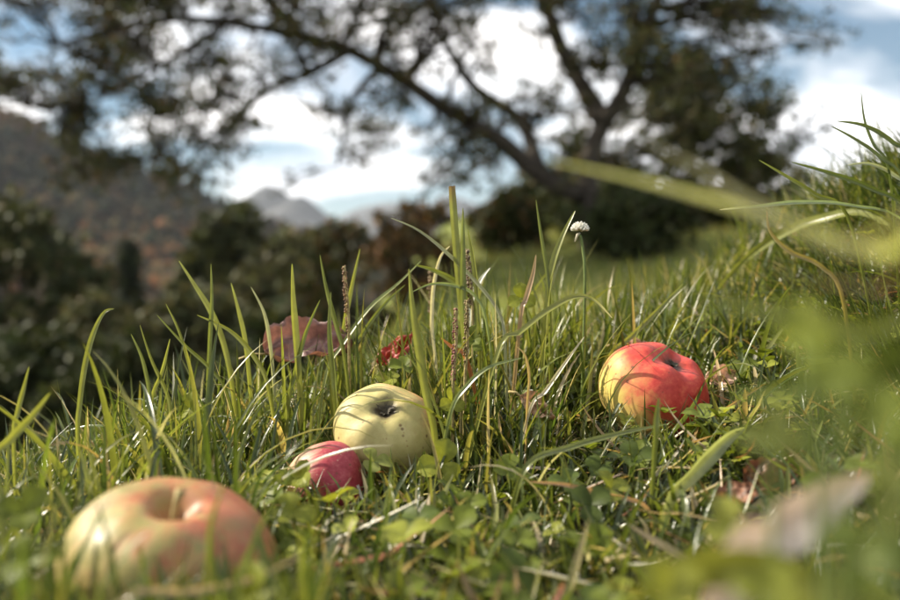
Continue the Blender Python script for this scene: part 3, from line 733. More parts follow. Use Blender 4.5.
BL = [
 # label, points from the tip down, depth, width px, tint
 ('slender blade with its tip curling right at far left against the dark valley', [(114, 309), (104, 313), (93, 336), (85, 368), (80, 405), (78, 436)], .56, 6, Y1),
 ('tall leaning blade, tallest of the left tuft', [(179, 261), (195, 286), (211, 312), (224, 345), (233, 392)], .62, 6, Y1),
 ('straight upright blade crossing the leaning one in the left tuft', [(211, 264), (212, 300), (210, 345), (208, 400)], .60, 4.5, Y2),
 ('blade with blunt tip right of the upright one in the left tuft', [(231, 283), (238, 310), (245, 342), (250, 390)], .64, 5, Y1),
 ('blade leaning right from a reddish node at the left tuft', [(131, 334), (142, 358), (149, 388), (152, 420)], .57, 4, Y2),
 ('light blade parallel to the reddish node blade in the left tuft', [(140, 325), (152, 360), (168, 395), (172, 425)], .58, 4.5, Y1),
 ('blade leaning left from the middle of the left tuft', [(170, 339), (162, 372), (150, 410)], .58, 4, Y1),
 ('low blade slanting far left across the left tuft', [(157, 315), (185, 345), (211, 369), (230, 400)], .59, 4, Y2),
 ('thin blade between the slanting ones in the left tuft', [(166, 304), (180, 333), (193, 378), (198, 410)], .61, 4, Y1),
 ('grey withered blade left of the purple leaf', [(251, 287), (264, 313), (270, 345), (274, 390)], .63, 4, GREY),
 ('broad blade arching down right towards the purple leaf', [(197, 315), (232, 332), (258, 362), (270, 395)], .60, 5, Y1),
 ('bright straight double blade in front of the purple leaf', [(292, 264), (293, 300), (296, 340), (300, 395)], .60, 7, Y1),
 ('blade leaning right before the purple leaf', [(320, 300), (305, 335), (296, 370), (288, 405)], .60, 5, Y2),
 ('slim blade right of the purple leaf in front of the seed spike', [(320, 255), (327, 290), (338, 330), (346, 365)], .62, 5, Y2),
 ('blade crossing behind the seed spike beside the purple leaf', [(360, 249), (352, 285), (345, 320), (340, 360)], .66, 5, Y1),
 ('short green blade in front of the purple leaf centre', [(331, 292), (330, 330), (334, 375), (336, 405)], .585, 7, Y2),
 ('blade tip at the far left edge above the front apple', [(29, 367), (24, 388), (18, 412), (14, 440)], .50, 5, Y1),
 ('broad soft blade slanting up right at the left edge', [(50, 393), (32, 416), (10, 440), (-12, 470)], .43, 8, Y1),
 ('tallest broad blade with cut brown tip in the centre', [(452, 186), (454, 215), (457, 255), (461, 300), (466, 360)], .61, 7.5, Y1),
 ('pointed blade just right of the tallest cut one', [(463, 208), (463, 250), (463, 300), (466, 350)], .60, 6, Y2),
 ('shorter pointed blade leaning left beside the tallest cut one', [(468, 229), (474, 262), (478, 300), (480, 345)], .61, 6, Y1),
 ('long thin blade arching up left of the tallest cut one', [(391, 218), (418, 230), (447, 253), (478, 284), (500, 315), (505, 350)], (.62, .60), 4, GREY),
 ('pale withered blade bowed behind the tallest cut one', [(450, 246), (440, 258), (433, 290), (432, 330), (436, 370)], .66, 4, PALE),
 ('bright yellow green blade standing right of the yellow green apple', [(409, 269), (413, 310), (419, 350), (426, 395), (434, 432)], .555, 8.5, Y1),
 ('long pale blade leaning up right behind the yellow green apple', [(421, 261), (398, 284), (370, 308), (343, 345), (325, 380)], (.66, .63), 5, (0.24, 0.27, 0.1)),
 ('second leaning blade below the long pale one', [(405, 285), (385, 304), (362, 335), (345, 370)], .66, 4, Y2),
 ('bent green blade pointing left from the tallest cut one', [(416, 265), (436, 271), (458, 284), (475, 310), (480, 350)], .64, 7, Y2),
 ('curved blade bending left from the tallest cut one near its foot', [(412, 292), (432, 284), (456, 286), (475, 296), (488, 330)], .60, 3.5, (0.22, 0.27, 0.12)),
 ('thin upright blade left of the clover flower', [(536, 200), (541, 235), (547, 272), (550, 320)], .63, 4, Y2),
 ('broad blade leaning right just left of the clover flower', [(575, 211), (562, 238), (552, 270), (546, 320)], .63, 7, Y1),
 ('broad arching blade bending over to a pale tip right of centre', [(612, 318), (592, 299), (572, 298), (545, 313), (520, 333), (498, 352)], (.57, .55), 7, Y1),
 ('pinkish brown dried blade upright between green ones', [(536, 255), (533, 275), (526, 300), (520, 325)], .60, 5.5, (0.36, 0.25, 0.15)),
 ('white withered blade standing behind the centre tuft', [(490, 268), (481, 280), (472, 300), (468, 340)], .66, 6, (0.6, 0.6, 0.52)),
 ('pale straw stalk slanting up right of the centre tuft', [(584, 337), (566, 362), (545, 392), (530, 410)], .55, 4, PALE),
 ('thin straw stalk bent beside the centre tuft', [(516, 346), (525, 356), (529, 378), (527, 408)], .55, 3, (0.4, 0.29, 0.14)),
 ('curved green blade bowing left low in the centre', [(522, 358), (490, 367), (468, 385), (450, 415)], .54, 5, (0.2, 0.24, 0.09)),
 ('red brown dry blade low behind the yellow green apple', [(441, 338), (455, 350), (468, 364)], .60, 5, RED),
 ('blade tilting right behind the red apple', [(683, 284), (660, 308), (632, 336), (606, 362)], (.69, .665), 5, Y1),
 ('green blade lying before the lower right of the red apple', [(705, 381), (696, 400), (684, 418), (662, 446)], (.60, .54), 6, (0.13, 0.17, 0.05)),
 ('soft short blade in front of the red apple', [(659, 398), (657, 416), (655, 446)], .46, 6, Y2),
 ('long green blade sloping left below the red apple', [(668, 424), (620, 434), (570, 448), (526, 468)], (.52, .47), 7, Y2),
 ('reddish straw stem lying across the lower centre', [(530, 482), (566, 485), (602, 494), (645, 506)], .46, 5, (0.5, 0.3, 0.18)),
 ('dry brown stalk slanting beside the red apple', [(762, 386), (740, 400), (712, 418), (690, 432)], .56, 4, (0.38, 0.24, 0.12)),
 ('horizontal blade with pale tip reaching left from the right bank', [(720, 210), (755, 207), (800, 203), (850, 206), (905, 225)], (.52, .62), 6, (0.2, 0.26, 0.1)),
 ('thin blade arching up left above the horizontal one', [(759, 160), (786, 176), (815, 194), (850, 222)], .6, 4, Y2),
 ('brown tipped stalk hooked below the horizontal blade', [(767, 211), (770, 232), (790, 252), (820, 266), (843, 300)], .52, 5, (0.26, 0.21, 0.07)),
 ('broad pale green blade arching left down from the right bank', [(713, 296), (742, 262), (778, 236), (812, 222), (860, 214), (900, 240)], (.9, .72), 10, Y1),
 ('dark upright blade highest on the right bank', [(861, 92), (864, 120), (873, 145), (890, 180)], .62, 4, Y3),
 ('dark blade arching to the left at the top of the right bank', [(837, 121), (865, 126), (893, 143), (915, 170)], .6, 5, Y3),
 ('second dark arching blade just under the topmost on the right bank', [(831, 126), (856, 140), (880, 158), (905, 190)], .6, 4.5, Y3),
 ('dark blade pointing left in the middle of the right bank', [(792, 162), (830, 173), (870, 188), (910, 215)], .62, 5, Y3),
 ('pale glinting blade low on the right bank', [(848, 165), (870, 164), (895, 176), (915, 200)], .62, 4, (0.35, 0.38, 0.25)),
 ('broad blurred yellow green blade crossing before the dark tree', [(550, 161), (620, 177), (700, 198), (790, 226), (880, 256), (990, 300)], (.24, .14), 24, (0.32, 0.32, 0.05)),
 ('faint blurred blade above the broad one at upper right', [(640, 140), (690, 165), (750, 205), (840, 250), (980, 310)], (.22, .12), 15, (0.16, 0.15, 0.03)),
 ('large blurred blade sweeping across the right edge', [(690, 300), (770, 310), (850, 330), (960, 390)], (.19, .16), 20, (0.12, 0.14, 0.025)),
 ('blurred green blade across the lower right corner', [(622, 604), (670, 582), (730, 566), (800, 580), (880, 640)], (.2, .18), 40, (0.2, 0.21, 0.04)),
 ('blurred yellow blade at the bottom right', [(655, 575), (700, 560), (750, 568), (820, 640)], (.23, .2), 30, (0.24, 0.24, 0.05)),
 ('dark blurred blade hanging over the right middle', [(730, 395), (790, 390), (860, 380), (960, 400)], (.2, .16), 26, (0.1, 0.13, 0.03)),
 ('blurred brown stalk across the right bank', [(760, 270), (810, 282), (870, 290), (960, 330)], (.21, .15), 6, (0.2, 0.11, 0.05)),
 ('soft pale stalk crossing in front of the mottled apple', [(300, 556), (250, 580), (190, 592), (120, 604)], (.3, .27), 7, (0.4, 0.3, 0.2)),
 ('soft green blade rising before the mottled apple', [(225, 480), (210, 530), (212, 580), (214, 640)], .30, 7, Y2),
 ('soft dark blade before the left side of the mottled apple', [(97, 500), (108, 540), (118, 590), (122, 640)], .29, 6, Y3),
 ('soft green blade at the right side of the mottled apple', [(275, 500), (258, 535), (240, 580), (228, 640)], .31, 8, Y2),
]
for lab, pts, d, w, tnt in BL:
    kw = {}
    if 'cut brown tip' in lab: kw = dict(cut=True, tip=(0.2, 0.12, 0.05), twist=0.15)
    if 'pale tip' in lab: kw = dict(tip=(0.6, 0.55, 0.4))
    if 'brown tipped' in lab: kw = dict(tip=(0.4, 0.2, 0.08))
    if w > 18: kw = dict(twist=-0.6 if 'broad blurred' in lab else 0.25, fold=0.12)
    if 'lying' in lab or 'low behind' in lab: kw['fold'] = 0.12
    hero(lab, pts, d, w, tnt, **kw)

# broad folded leaf beside the red apple
hero('broad pale green folded leaf below right of the red apple', [(744, 428), (728, 437), (708, 455), (688, 476), (668, 498)], (.5, .45), 18, (0.24, 0.27, 0.13), name='broad_leaf', cat='leaf', group=None, twist=-0.5, fold=0.3)
hero('pale dry curled leaf, blurred at the lower right', [(868, 478), (838, 492), (800, 514), (760, 540), (726, 582)], (.235, .20), 58, (0.55, 0.53, 0.49), name='dry_leaf', cat='leaf', group=None, twist=-0.35, fold=0.2, material=M['dry_leaf'])

# --- dead tree leaves
def dead_leaf(label, centre, length, width, xdir, normal, tint, tint2, curl=0.5, jag=0.18, seed=0.0, group='fallen dry leaves'):
    X = Vector(xdir).normalized(); N = Vector(normal).normalized(); Yv = N.cross(X).normalized(); N = X.cross(Yv).normalized()
    nu, nv = 36, 20; V = []; T = []
    c = Vector(centre)
    for i in range(nu + 1):
        u = i / nu; prof = (math.sin(math.pi * u ** 0.8) ** 0.75) * (1 + jag * 1.6 * mnoise.noise(Vector((u * 5, seed, 3))) + jag * 1.5 * mnoise.noise(Vector((u * 17, seed, 8))))
        for j in range(nv + 1):
            v = j / nv * 2 - 1
            x = (u - .5) * length; y = v * width / 2 * max(prof, 0.02)
            nz = mnoise.noise(Vector((u * 3 + seed, v * 1.6, seed))) * 0.34 + mnoise.noise(Vector((u * 7 + seed, v * 4, seed))) * 0.16
            z = width * (nz + curl * (abs(v) ** 2) * 0.4 * prof + curl * 0.5 * (u - .5) ** 2 - 0.05 * math.exp(-(v * 9) ** 2))
            vein = abs(math.sin((u * 7 - abs(v) * 1.6) * math.pi)); z += width * 0.012 * vein
            V.append(c + X * x + Yv * y + N * z)
            m = 0.5 + 0.9 * mnoise.noise(Vector((u * 4 + seed, v * 3, 7 + seed))); m = min(1, max(0, m)) ; k = 0.8 + 0.2 * vein
            T.append(tuple((tint[q] * (1 - m) + tint2[q] * m) * k for q in range(3)))
    idx = np.arange((nu + 1) * (nv + 1)).reshape(nu + 1, nv + 1)
    f = np.stack([idx[:-1, :-1], idx[1:, :-1], idx[1:, 1:], idx[:-1, 1:]], -1).reshape(-1, 4)
    root = empty('fallen_leaf', (c.x, c.y, H(c.x, c.y))); tag(root, label, 'leaf', group)
    build('leaf_blade', V, f, M['dry_leaf'], root, np.array(T))
    e = c - X * length * .5
    SV, SF = tube([e + X * .002, e - X * length * .14 + N * .002, e - X * length * .3 - N * .002], [.0009, .0007, .001], 5)
    build('leaf_stalk', SV, SF, M['stem'], root)
    return root
dead_leaf('large crumpled purple brown dry leaf standing behind the left tuft', P(309, 350, .66), .066, .04, (1, 0.05, 0.1), (-0.15, -0.66, 0.74), (0.17, 0.085, 0.075), (0.34, 0.2, 0.17), .7, .1, 1.0)
dead_leaf('red leaf behind the yellow green apple', P(397, 350, .67), .036, .02, (0.7, 0.1, 0.6), (-0.4, -0.8, 0.5), (0.30, 0.03, 0.02), (0.42, 0.06, 0.03), .3, .08, 2.2)
dead_leaf('pink brown curled leaf peeking from behind the top of the red apple', P(641, 351, .69), .034, .016, (1, 0, -0.2), (0, -0.6, 0.8), (0.45, 0.2, 0.13), (0.55, 0.3, 0.2), .8, .1, 3.1)
dead_leaf('pale pink dry leaf just right of the red apple', P(724, 380, .66), .03, .018, (1, 0, 0.3), (0, -0.7, 0.7), (0.6, 0.36, 0.26), (0.68, 0.5, 0.38), .7, .1, 4.4)
dead_leaf('brown crumpled leaf in the hollow at lower right', P(772, 482, .47), .034, .022, (1, 0.2, 0.25), (-0.1, -0.5, 0.85), (0.12, 0.055, 0.03), (0.24, 0.12, 0.065), .9, .2, 5.7)
dead_leaf('dark brown leaf left of the crumpled one at lower right', P(742, 498, .44), .026, .017, (0.9, -0.3, 0.1), (-0.3, -0.3, 0.9), (0.18, 0.085, 0.05), (0.32, 0.16, 0.09), .8, .2, 6.3)
dead_leaf('rust coloured leaf above the crumpled one at lower right', P(803, 468, .5), .026, .018, (0.9, 0.3, 0.3), (-0.2, -0.5, 0.8), (0.28, 0.12, 0.06), (0.42, 0.22, 0.12), .9, .2, 7.9)
dead_leaf('small tan leaf low behind the centre clover', P(537, 408, .56), .026, .015, (0.8, -0.2, -0.5), (-0.2, -0.6, 0.8), (0.34, 0.2, 0.11), (0.46, 0.3, 0.18), .5, .1, 8.2)

# --- plantain seed spikes
def seed_spike(label, top, foot, d, wpx, tint, tint2, frac=0.6):
    a, b = P(*top, d), P(*foot, d); g = Vector((b.x, b.y + .004, H(b.x, b.y)))
    root = empty('seed_spike', g); tag(root, label, 'seed head', 'plantain seed spikes')
    path = smooth_path([a, a.lerp(b, .5) + Vector((.001, 0, 0)), b, g], 16)
    V, F = tube(path, [.0011] * 17, 6); build('stalk', V, F, M['stem'], root)
    w = wpx / FPX * d / 2; mg = Merge(); T = []
    L = (b - a).length * frac; ax = (b - a).normalized()
    oc = [(0, 0, 1), (1, 0, 0), (0, 1, 0), (-1, 0, 0), (0, -1, 0), (0, 0, -1)]
    of = [(0, 1, 2), (0, 2, 3), (0, 3, 4), (0, 4, 1), (5, 2, 1), (5, 3, 2), (5, 4, 3), (5, 1, 4)]
    nn = int(L / .0016) * 5
    for k in range(nn):
        t = k / nn; an = k * 2.399
        r = w * (0.55 + 0.45 * math.sin(math.pi * (0.12 + 0.8 * t)))
        p = path[0].lerp(path[0], 0) + ax * (L * t) + Vector((math.cos(an), math.sin(an), random.uniform(-.6, .6))) * r * random.uniform(.5, 1.0)
        if random.random() < 0.22: continue
        s = w * random.uniform(.25, .62)
        mg.add([tuple(p + Vector((x * s * .8, y * s * .8, z * s * 1.25))) for x, y, z in oc], of)
        m = random.random(); T += [tuple(tint[q] * (1 - m) + tint2[q] * m for q in range(3))] * 6
    tag(build('seed_head', mg.V, mg.F, M['dry_leaf'], root, np.array(T)), kind='stuff')
seed_spike('brown plantain seed spike beside the purple leaf', (344, 266), (349, 345), .63, 5.5, (0.13, 0.07, 0.03), (0.3, 0.18, 0.09), .85)
seed_spike('short spike with dark red beads left of the tallest blade foot', (456, 308), (453, 385), .57, 5.5, (0.14, 0.035, 0.03), (0.34, 0.14, 0.12), .95)
seed_spike('brown plantain spike at the foot of the tallest blade', (467, 300), (465, 385), .585, 5.5, (0.11, 0.07, 0.025), (0.25, 0.19, 0.07), .8)
seed_spike('narrow seed spike standing right of the tallest blade', (467, 250), (473, 330), .64, 6, (0.12, 0.075, 0.04), (0.28, 0.2, 0.12), .7)
seed_spike('faint seed spike behind the long pale leaning blade', (431, 270), (430, 345), .74, 6, (0.13, 0.08, 0.03), (0.24, 0.16, 0.07), .6)

# --- clover flower
def clover_flower(label, px, py, d, rpx):
    c = P(px, py, d); R = rpx / FPX * d; gx, gy = P(584, 300, d).x, c.y + .01
    g = Vector((gx, gy, H(gx, gy)))
    root = empty('clover_flower', g); tag(root, label, 'flower')
    V, F = tube(smooth_path([c - Vector((0, 0, R * .4)), P(583, 250, d), P(585, 290, d), g], 16), [.0011] * 17, 7)
    build('stalk', V, F, M['green_stalk'], root)
    for k in range(46):
        z = 1 - 1.05 * (k + .5) / 46; an = k * 2.399; rr = math.sqrt(max(0, 1 - z * z))
        dr = Vector((rr * math.cos(an), rr * math.sin(an), z * 0.8 + .15)).normalized()
        s = dr.orthogonal().normalized(); q = dr.cross(s); Vp, Fp, Tp = [], [], []
        prof = [(0.2, .05), (.55, .12), (.85, .17), (1.0, .1), (1.06, .02)]
        for (l, w) in prof:
            for m in range(5):
                a = m * 1.2566; Vp.append(c + dr * (R * l) + (s * math.cos(a) + q * math.sin(a) * .7) * R * w)
                f = min(1, max(0, (l - .3) * 2.2)); Tp.append(tuple((0.36, 0.4, 0.16)[i] * (1 - f) + (0.88, 0.86, 0.78)[i] * f for i in range(3)))
        for i in range(4):
            for m in range(5): Fp.append((i * 5 + m, i * 5 + (m + 1) % 5, (i + 1) * 5 + (m + 1) % 5, (i + 1) * 5 + m))
        build('floret', Vp, Fp, M['petal'], root, np.array(Tp))
    for k, a in enumerate((3.6, 2.6)):
        e = c + Vector((math.cos(a) * R * .6, math.sin(a) * R * .3, -R * 1.1)); mid = c + Vector((math.cos(a) * R * .3, 0, -R * .4))
        V, F = tube([c - Vector((0, 0, R * .2)), mid, e], [R * .1, R * .17, R * .05], 6)
        build('wilted_floret', V, F, M['petal'], root, np.tile((0.6, 0.56, 0.42), (len(V), 1)))
M['green_stalk'] = mat_simple('green_stalk', (0.09, 0.13, 0.03), (0.16, 0.2, 0.06), 300, 0.5)
clover_flower('small white clover flower on a thin stalk right of centre', 580, 231, .63, 9.5)

# --- clover leaves
def leaflet_grid(R, nu=9, nv=8, cup=0.15, notch=0.1):
    """rounded leaflet in the XY plane, stalk end at the origin, pointing along +X, folded on the midrib"""
    V, F, m = [], [], []
    for i in range(nu + 1):
        u = i / nu; hw = 0.46 * (math.sin(math.pi * min(1, (0.03 + 0.97 * u)) ** 1.25)) ** 0.62 if 0 < u < 1 else 0.03
        for j in range(nv + 1):
            v = j / nv * 2 - 1
            x = u - notch * (u ** 8) * math.exp(-(v * 3) ** 2) - 0.06 * u ** 4 * v * v
            V.append((x * R, v * hw * R, R * (cup * abs(v) * hw + 0.10 * math.sin(u * 2.6) - 0.05 * u * u)))
            m.append(1.0 if abs(v) < 0.05 else (0.6 if abs(u - 0.45 - 0.15 * abs(v)) < 0.07 else 0.0))
    for i in range(nu):
        for j in range(nv):
            a = i * (nv + 1) + j; F.append((a, a + nv + 1, a + nv + 2, a + 1))
    return V, F, np.array(m)
def frame(n, x):
    n = Vector(n).normalized(); x = Vector(x); x = (x - n * x.dot(n)).normalized(); y = n.cross(x)
    return Matrix((x, y, n)).transposed()
def clover(label, px, py, d, rpx, normal, spin, tint, spot=None):
    c = P(px, py, d); R = rpx / FPX * d
    gx, gy = c.x + random.uniform(-.012, .012), c.y + random.uniform(.004, .015); gz = H(gx, gy)
    g = Vector((gx, gy, min(gz, c.z - 0.006)))
    root = empty('clover_plant', g); tag(root, label, 'clover', 'clover leaves between the grass')
    nrm = Vector(normal).normalized()
    V, F = tube(smooth_path([g, g.lerp(c, .6) + Vector((.002, 0, .001)), c], 10), [.0008] * 11, 6); build('stalk', V, F, M['green_stalk'], root)
    for k in range(3):
        a = spin + k * 2.094
        Mx = frame(nrm + Vector((random.uniform(-.25, .25), random.uniform(-.25, .25), random.uniform(-.1, .1))), (1, 0.001, 0))
        Mx = Mx @ Matrix.Rotation(a, 3, 'Z') @ Matrix.Rotation(random.uniform(-.35, .1), 3, 'Y')
        lv, lf, mm = leaflet_grid(R * random.uniform(.9, 1.1), cup=random.uniform(.1, .35))
        V = [c + Mx @ Vector(v) for v in lv]
        tn = np.array(tint)[None] * (1 + 0.28 * mm[:, None]) * random.uniform(.88, 1.12)
        o = build('leaflet', V, lf, M['clover'], root, tn)
    return root
CG, CY_, CD = (0.12, 0.15, 0.02), (0.23, 0.25, 0.035), (0.075, 0.105, 0.02)
for a in [
 ('large round clover leaf facing us in front of the yellow green apple', 441, 464, .525, 25, (0.05, -.85, .5), 1.35, CY_),
 ('yellow clover leaf on the lower edge of the small pink apple', 302, 476, .50, 19, (-.2, -.75, .6), 1.2, CY_),
 ('soft bright clover leaf below the small pink apple', 292, 512, .42, 24, (0, -.7, .7), 1.9, CY_),
 ('pale clover leaf between the pink apple and the yellow green one', 374, 462, .535, 20, (.2, -.5, .85), 0.3, (0.25, 0.28, 0.07)),
 ('round clover leaf standing in the left tuft', 190, 408, .58, 17, (-.3, -.9, .3), 1.5, CY_),
 ('clover leaf just right of the large round one', 508, 470, .50, 19, (.1, -.7, .7), 1.3, CG),
 ('dark clover leaf below the centre tuft', 566, 482, .47, 19, (0, -.6, .8), 1.0, CD),
 ('clover leaf in the dark grass left of the red apple', 598, 470, .5, 17, (0, -.6, .8), 2.0, CD),
 ('soft green clover leaf at the left edge', 22, 512, .33, 30, (.2, -.7, .6), 1.0, CG),
 ('soft dark clover leaf low at the left edge', 30, 560, .30, 32, (.1, -.6, .8), 2.2, CG),
 ('bright blurred clover leaf at the foot of the mottled apple', 250, 596, .29, 34, (0, -.6, .8), 1.4, CY_),
 ('blurred clover leaf at the bottom centre', 405, 590, .36, 26, (0, -.5, .9), 0.5, CG),
 ('soft clover leaf low in the middle of the lawn', 520, 540, .40, 22, (0, -.5, .9), 1.1, CG),
 ('soft clover leaf left of the reddish straw stem', 470, 505, .44, 18, (0, -.5, .9), 0.2, CG),
 ('clover leaf behind the yellow green apple beside the red leaf', 405, 366, .62, 17, (0, -.6, .8), 1.4, CG),
 ('yellow clover leaf at the foot of the seed spikes', 452, 402, .57, 17, (.1, -.9, .4), 1.5, CY_),
 ('broad upright clover leaf in the centre tuft', 474, 340, .61, 18, (-.3, -.9, .3), 1.3, CG),
 ('pale clover leaf high in the centre tuft', 521, 298, .64, 16, (-.2, -.9, .3), 1.55, CY_),
 ('bright clover leaf left of the bright yellow green blade', 388, 380, .64, 15, (0, -.6, .8), .9, CY_),
 ('large blurred yellow green clover leaf at right', 802, 330, .16, 34, (-.2, -.8, .5), 1.5, (0.2, 0.23, 0.03)),
 ('soft green clover leaf blurred at the right edge', 880, 420, .135, 44, (-.2, -.8, .5), 1.0, (0.13, 0.16, 0.025)),
 ('dark blurred clover leaf in the lower right corner', 862, 560, .15, 50, (-.2, -.7, .6), 2.0, (0.1, 0.13, 0.022)),
 ('blurred yellow green clover leaf at the bottom right of centre', 672, 586, .19, 40, (0, -.7, .6), 0.6, (0.24, 0.25, 0.04)),
 ('broad soft clover leaf blurred over the middle of the right edge', 836, 368, .13, 40, (-.3, -.8, .5), 0.4, (0.15, 0.18, 0.03)),
 ('blurred olive clover leaf left of the pale dry leaf tip', 775, 432, .17, 34, (-.2, -.7, .6), 1.2, (0.12, 0.14, 0.03)),
 ('soft clover leaf blurred at the right edge above the corner', 900, 500, .13, 44, (-.3, -.7, .6), 1.7, (0.13, 0.15, 0.03)),
 ('blurred bright clover leaf at the bottom edge below the pale dry leaf', 770, 592, .16, 42, (0, -.7, .6), 0.9, (0.2, 0.22, 0.035)),
 ('blurred yellow clover leaf right of the folded leaf', 726, 526, .27, 32, (0, -.7, .6), 1.5, (0.26, 0.27, 0.05)),
]: clover(*a)

# ------------------------------------------------------------------ turf masses
def turf():
    # upright tuft field on the ledge
    def dens(x, y):
        u = x / y * FPX + CX
        k = clear_of_apples(x, y, 0.004)
        front = np.ones(len(x))
        front = np.where((y < 0.56) & (u > 260), 0.42, front)       # trodden, short patch in front
        front = np.where((u > 560) & (y < 0.72), 0.35, front)
        # keep the line of sight to each fruit mostly open
        for ax, ay, ar in APPLES_XY:
            ua = ax / ay * FPX + CX; wa = ar / ay * FPX
            front = np.where((np.abs(u - ua) < wa * 1.05) & (y < ay) & (y > ay - 0.13), np.maximum(front, 0.7), front)
        front = front * sunlit(x, y)
        return k & (rng.random(len(x)) < front * (0.62 + 0.38 * vnoise(x, y, 60, 7.0)))
    x, y = scatter(23000, -80, 980, 0.22, 1.15, dens); n = len(x); u = x / y * FPX + CX
    L = rng.uniform(0.035, 0.105, n) * (0.85 + 0.3 * vnoise(x, y, 25, 2.0))
    L = np.where((y < 0.5) & (u > 240), L * 0.58, L); L = np.where(u > 560, L * np.where(y > .72, .8, .62), L); L = np.where(y < .34, L * .7, L)
    L = sight_limit(x, y, L)
    t = pick_tints(n, GREEN + STRAW[:2], [4, 4, 3, 3, 1.5, .6, .4], .2)
    blades('turf_grass', x, y, L, rng.uniform(.0014, .0048, n), np.abs(rng.normal(.14, .3, n)), rng.uniform(0, 6.283, n), rng.normal(.55, .5, n), t,
           'upright green grass filling the turf around the apples', 6)
    # blurred tuft right in front of the mottled apple
    x, y = scatter(420, 20, 320, 0.24, 0.325, lambda x, y: clear_of_apples(x, y, 0.003)); n = len(x)
    blades('front_grass', x, y, sight_limit(x, y, rng.uniform(.03, .075, n)), rng.uniform(.0018, .0045, n), np.abs(rng.normal(.1, .25, n)), rng.uniform(0, 6.283, n), rng.normal(.4, .4, n),
           pick_tints(n, GREEN, [3, 4, 3, 3, 1], .2), 'soft grass close in front of the mottled apple', 6)
    # low matted layer
    x, y = scatter(26000, -90, 1000, 0.2, 1.2, lambda x, y: clear_of_apples(x, y, -0.004)); n = len(x)
    t = pick_tints(n, GREEN + STRAW, [4, 4, 3, 5, 1.5, .6, .4, .3, .5], .25)
    blades('matted_grass', x, y, rng.uniform(.018, .05, n), rng.uniform(.0012, .0042, n), rng.uniform(.3, 1.3, n), rng.uniform(0, 6.283, n), rng.normal(.5, .5, n), t,
           'short matted green and straw grass covering the soil', 4)
    # dry litter lying in the grass
    x, y = scatter(750, -60, 980, 0.24, 0.9, lambda x, y: clear_of_apples(x, y, 0.0)); n = len(x)
    blades('dry_litter', x, y, rng.uniform(.015, .05, n), rng.uniform(.0015, .005, n), rng.uniform(.9, 1.6, n), rng.uniform(0, 6.283, n), rng.normal(0, .4, n),
           pick_tints(n, STRAW + [(0.62, 0.6, 0.54), (0.3, 0.13, 0.07)], [3, 3, 2, 2, 1.5, 1], .2), 'pale dry blades and stems lying in the turf', 4, zoff=0.012)
    # tall scattered fringe blades on the crest behind
    def crest(x, y):
        u = x / y * FPX + CX
        return clear_of_apples(x, y, .005) & (rng.random(len(x)) < sunlit(x, y)) & (rng.random(len(x)) < np.where(u < 560, 1.0, 0.5))
    x, y = scatter(900, -40, 700, 0.6, 0.86, crest); n = len(x); u = x / y * FPX + CX
    L = rng.uniform(.05, .115, n) * np.where((u > 330) & (u < 560), 1.25, 1.0) * np.where(u < 120, .75, 1.0)
    blades('tall_grass', x, y, L, rng.uniform(.0018, .004, n), np.abs(rng.normal(.1, .2, n)), rng.uniform(0, 6.283, n), rng.normal(.45, .5, n),
           pick_tints(n, GREEN + STRAW[:3], [3, 4, 4, 1.5, 2, .5, .5, .4], .2), 'taller thin grass along the crest behind the apples', 7)
    # thick tussocks: in the centre and at the left
    cx = np.concatenate([rng.normal(P(500, 300, .66).x, .055, 900), rng.normal(P(230, 300, .63).x, .07, 480)])
    cy = np.concatenate([rng.normal(.68, .055, 900), rng.normal(.63, .05, 480)])
    k = clear_of_apples(cx, cy, .006) & (rng.random(len(cx)) < sunlit(cx, cy)) & (cy > .565); cx, cy = cx[k], cy[k]; n = len(cx)
    blades('tussock_grass', cx, cy, rng.uniform(.04, .12, n), rng.uniform(.0016, .0042, n), np.abs(rng.normal(.15, .28, n)), rng.uniform(0, 6.283, n), rng.normal(.5, .6, n),
           pick_tints(n, GREEN + STRAW[:3], [3, 4, 4, 2, 2, .6, .6, .4], .2), 'denser grass of the tussocks behind the apples', 7)
    # long arching blades tangled through the turf
    x, y = scatter(420, 20, 760, 0.42, 0.84, lambda x, y: clear_of_apples(x, y, .008)); n = len(x); u = x / y * FPX + CX
    L = rng.uniform(.06, .14, n) * np.where((y < .55) & (u > 250), .55, 1.0) * np.where(u > 600, .7, 1.0)
    blades('arching_grass', x, y, sight_limit(x, y, L), rng.uniform(.0026, .0055, n), np.abs(rng.normal(.35, .3, n)), rng.uniform(0, 6.283, n), rng.uniform(.5, 2.0, n),
           pick_tints(n, GREEN + STRAW[:2] + [(0.3, 0.31, 0.2)], [3, 4, 4, 2, 2, .7, .7, 1], .2), 'long arching blades tangled through the turf', 9)
    # the slope on the right behind the red apple and onwards
    x, y = scatter(9000, 480, 1000, 0.85, 2.4); n = len(x)
    blades('slope_grass', x, y, rng.uniform(.04, .1, n), rng.uniform(.002, .0045, n), np.abs(rng.normal(.2, .3, n)), rng.uniform(0, 6.283, n), rng.normal(.7, .5, n),
           pick_tints(n, GREEN + STRAW[:3], [3, 4, 4, 2, 2, .8, .5, .5], .2), 'grass on the slope rising behind the red apple', 5)
    # long fine blades hanging left over the bank
    x = rng.uniform(.27, .52, 1500); y = rng.uniform(.5, .95, 1500); u = x / y * FPX + CX; k = u > 800 + rng.uniform(-30, 60, 1500)
    x, y = x[k], y[k]; n = len(x)
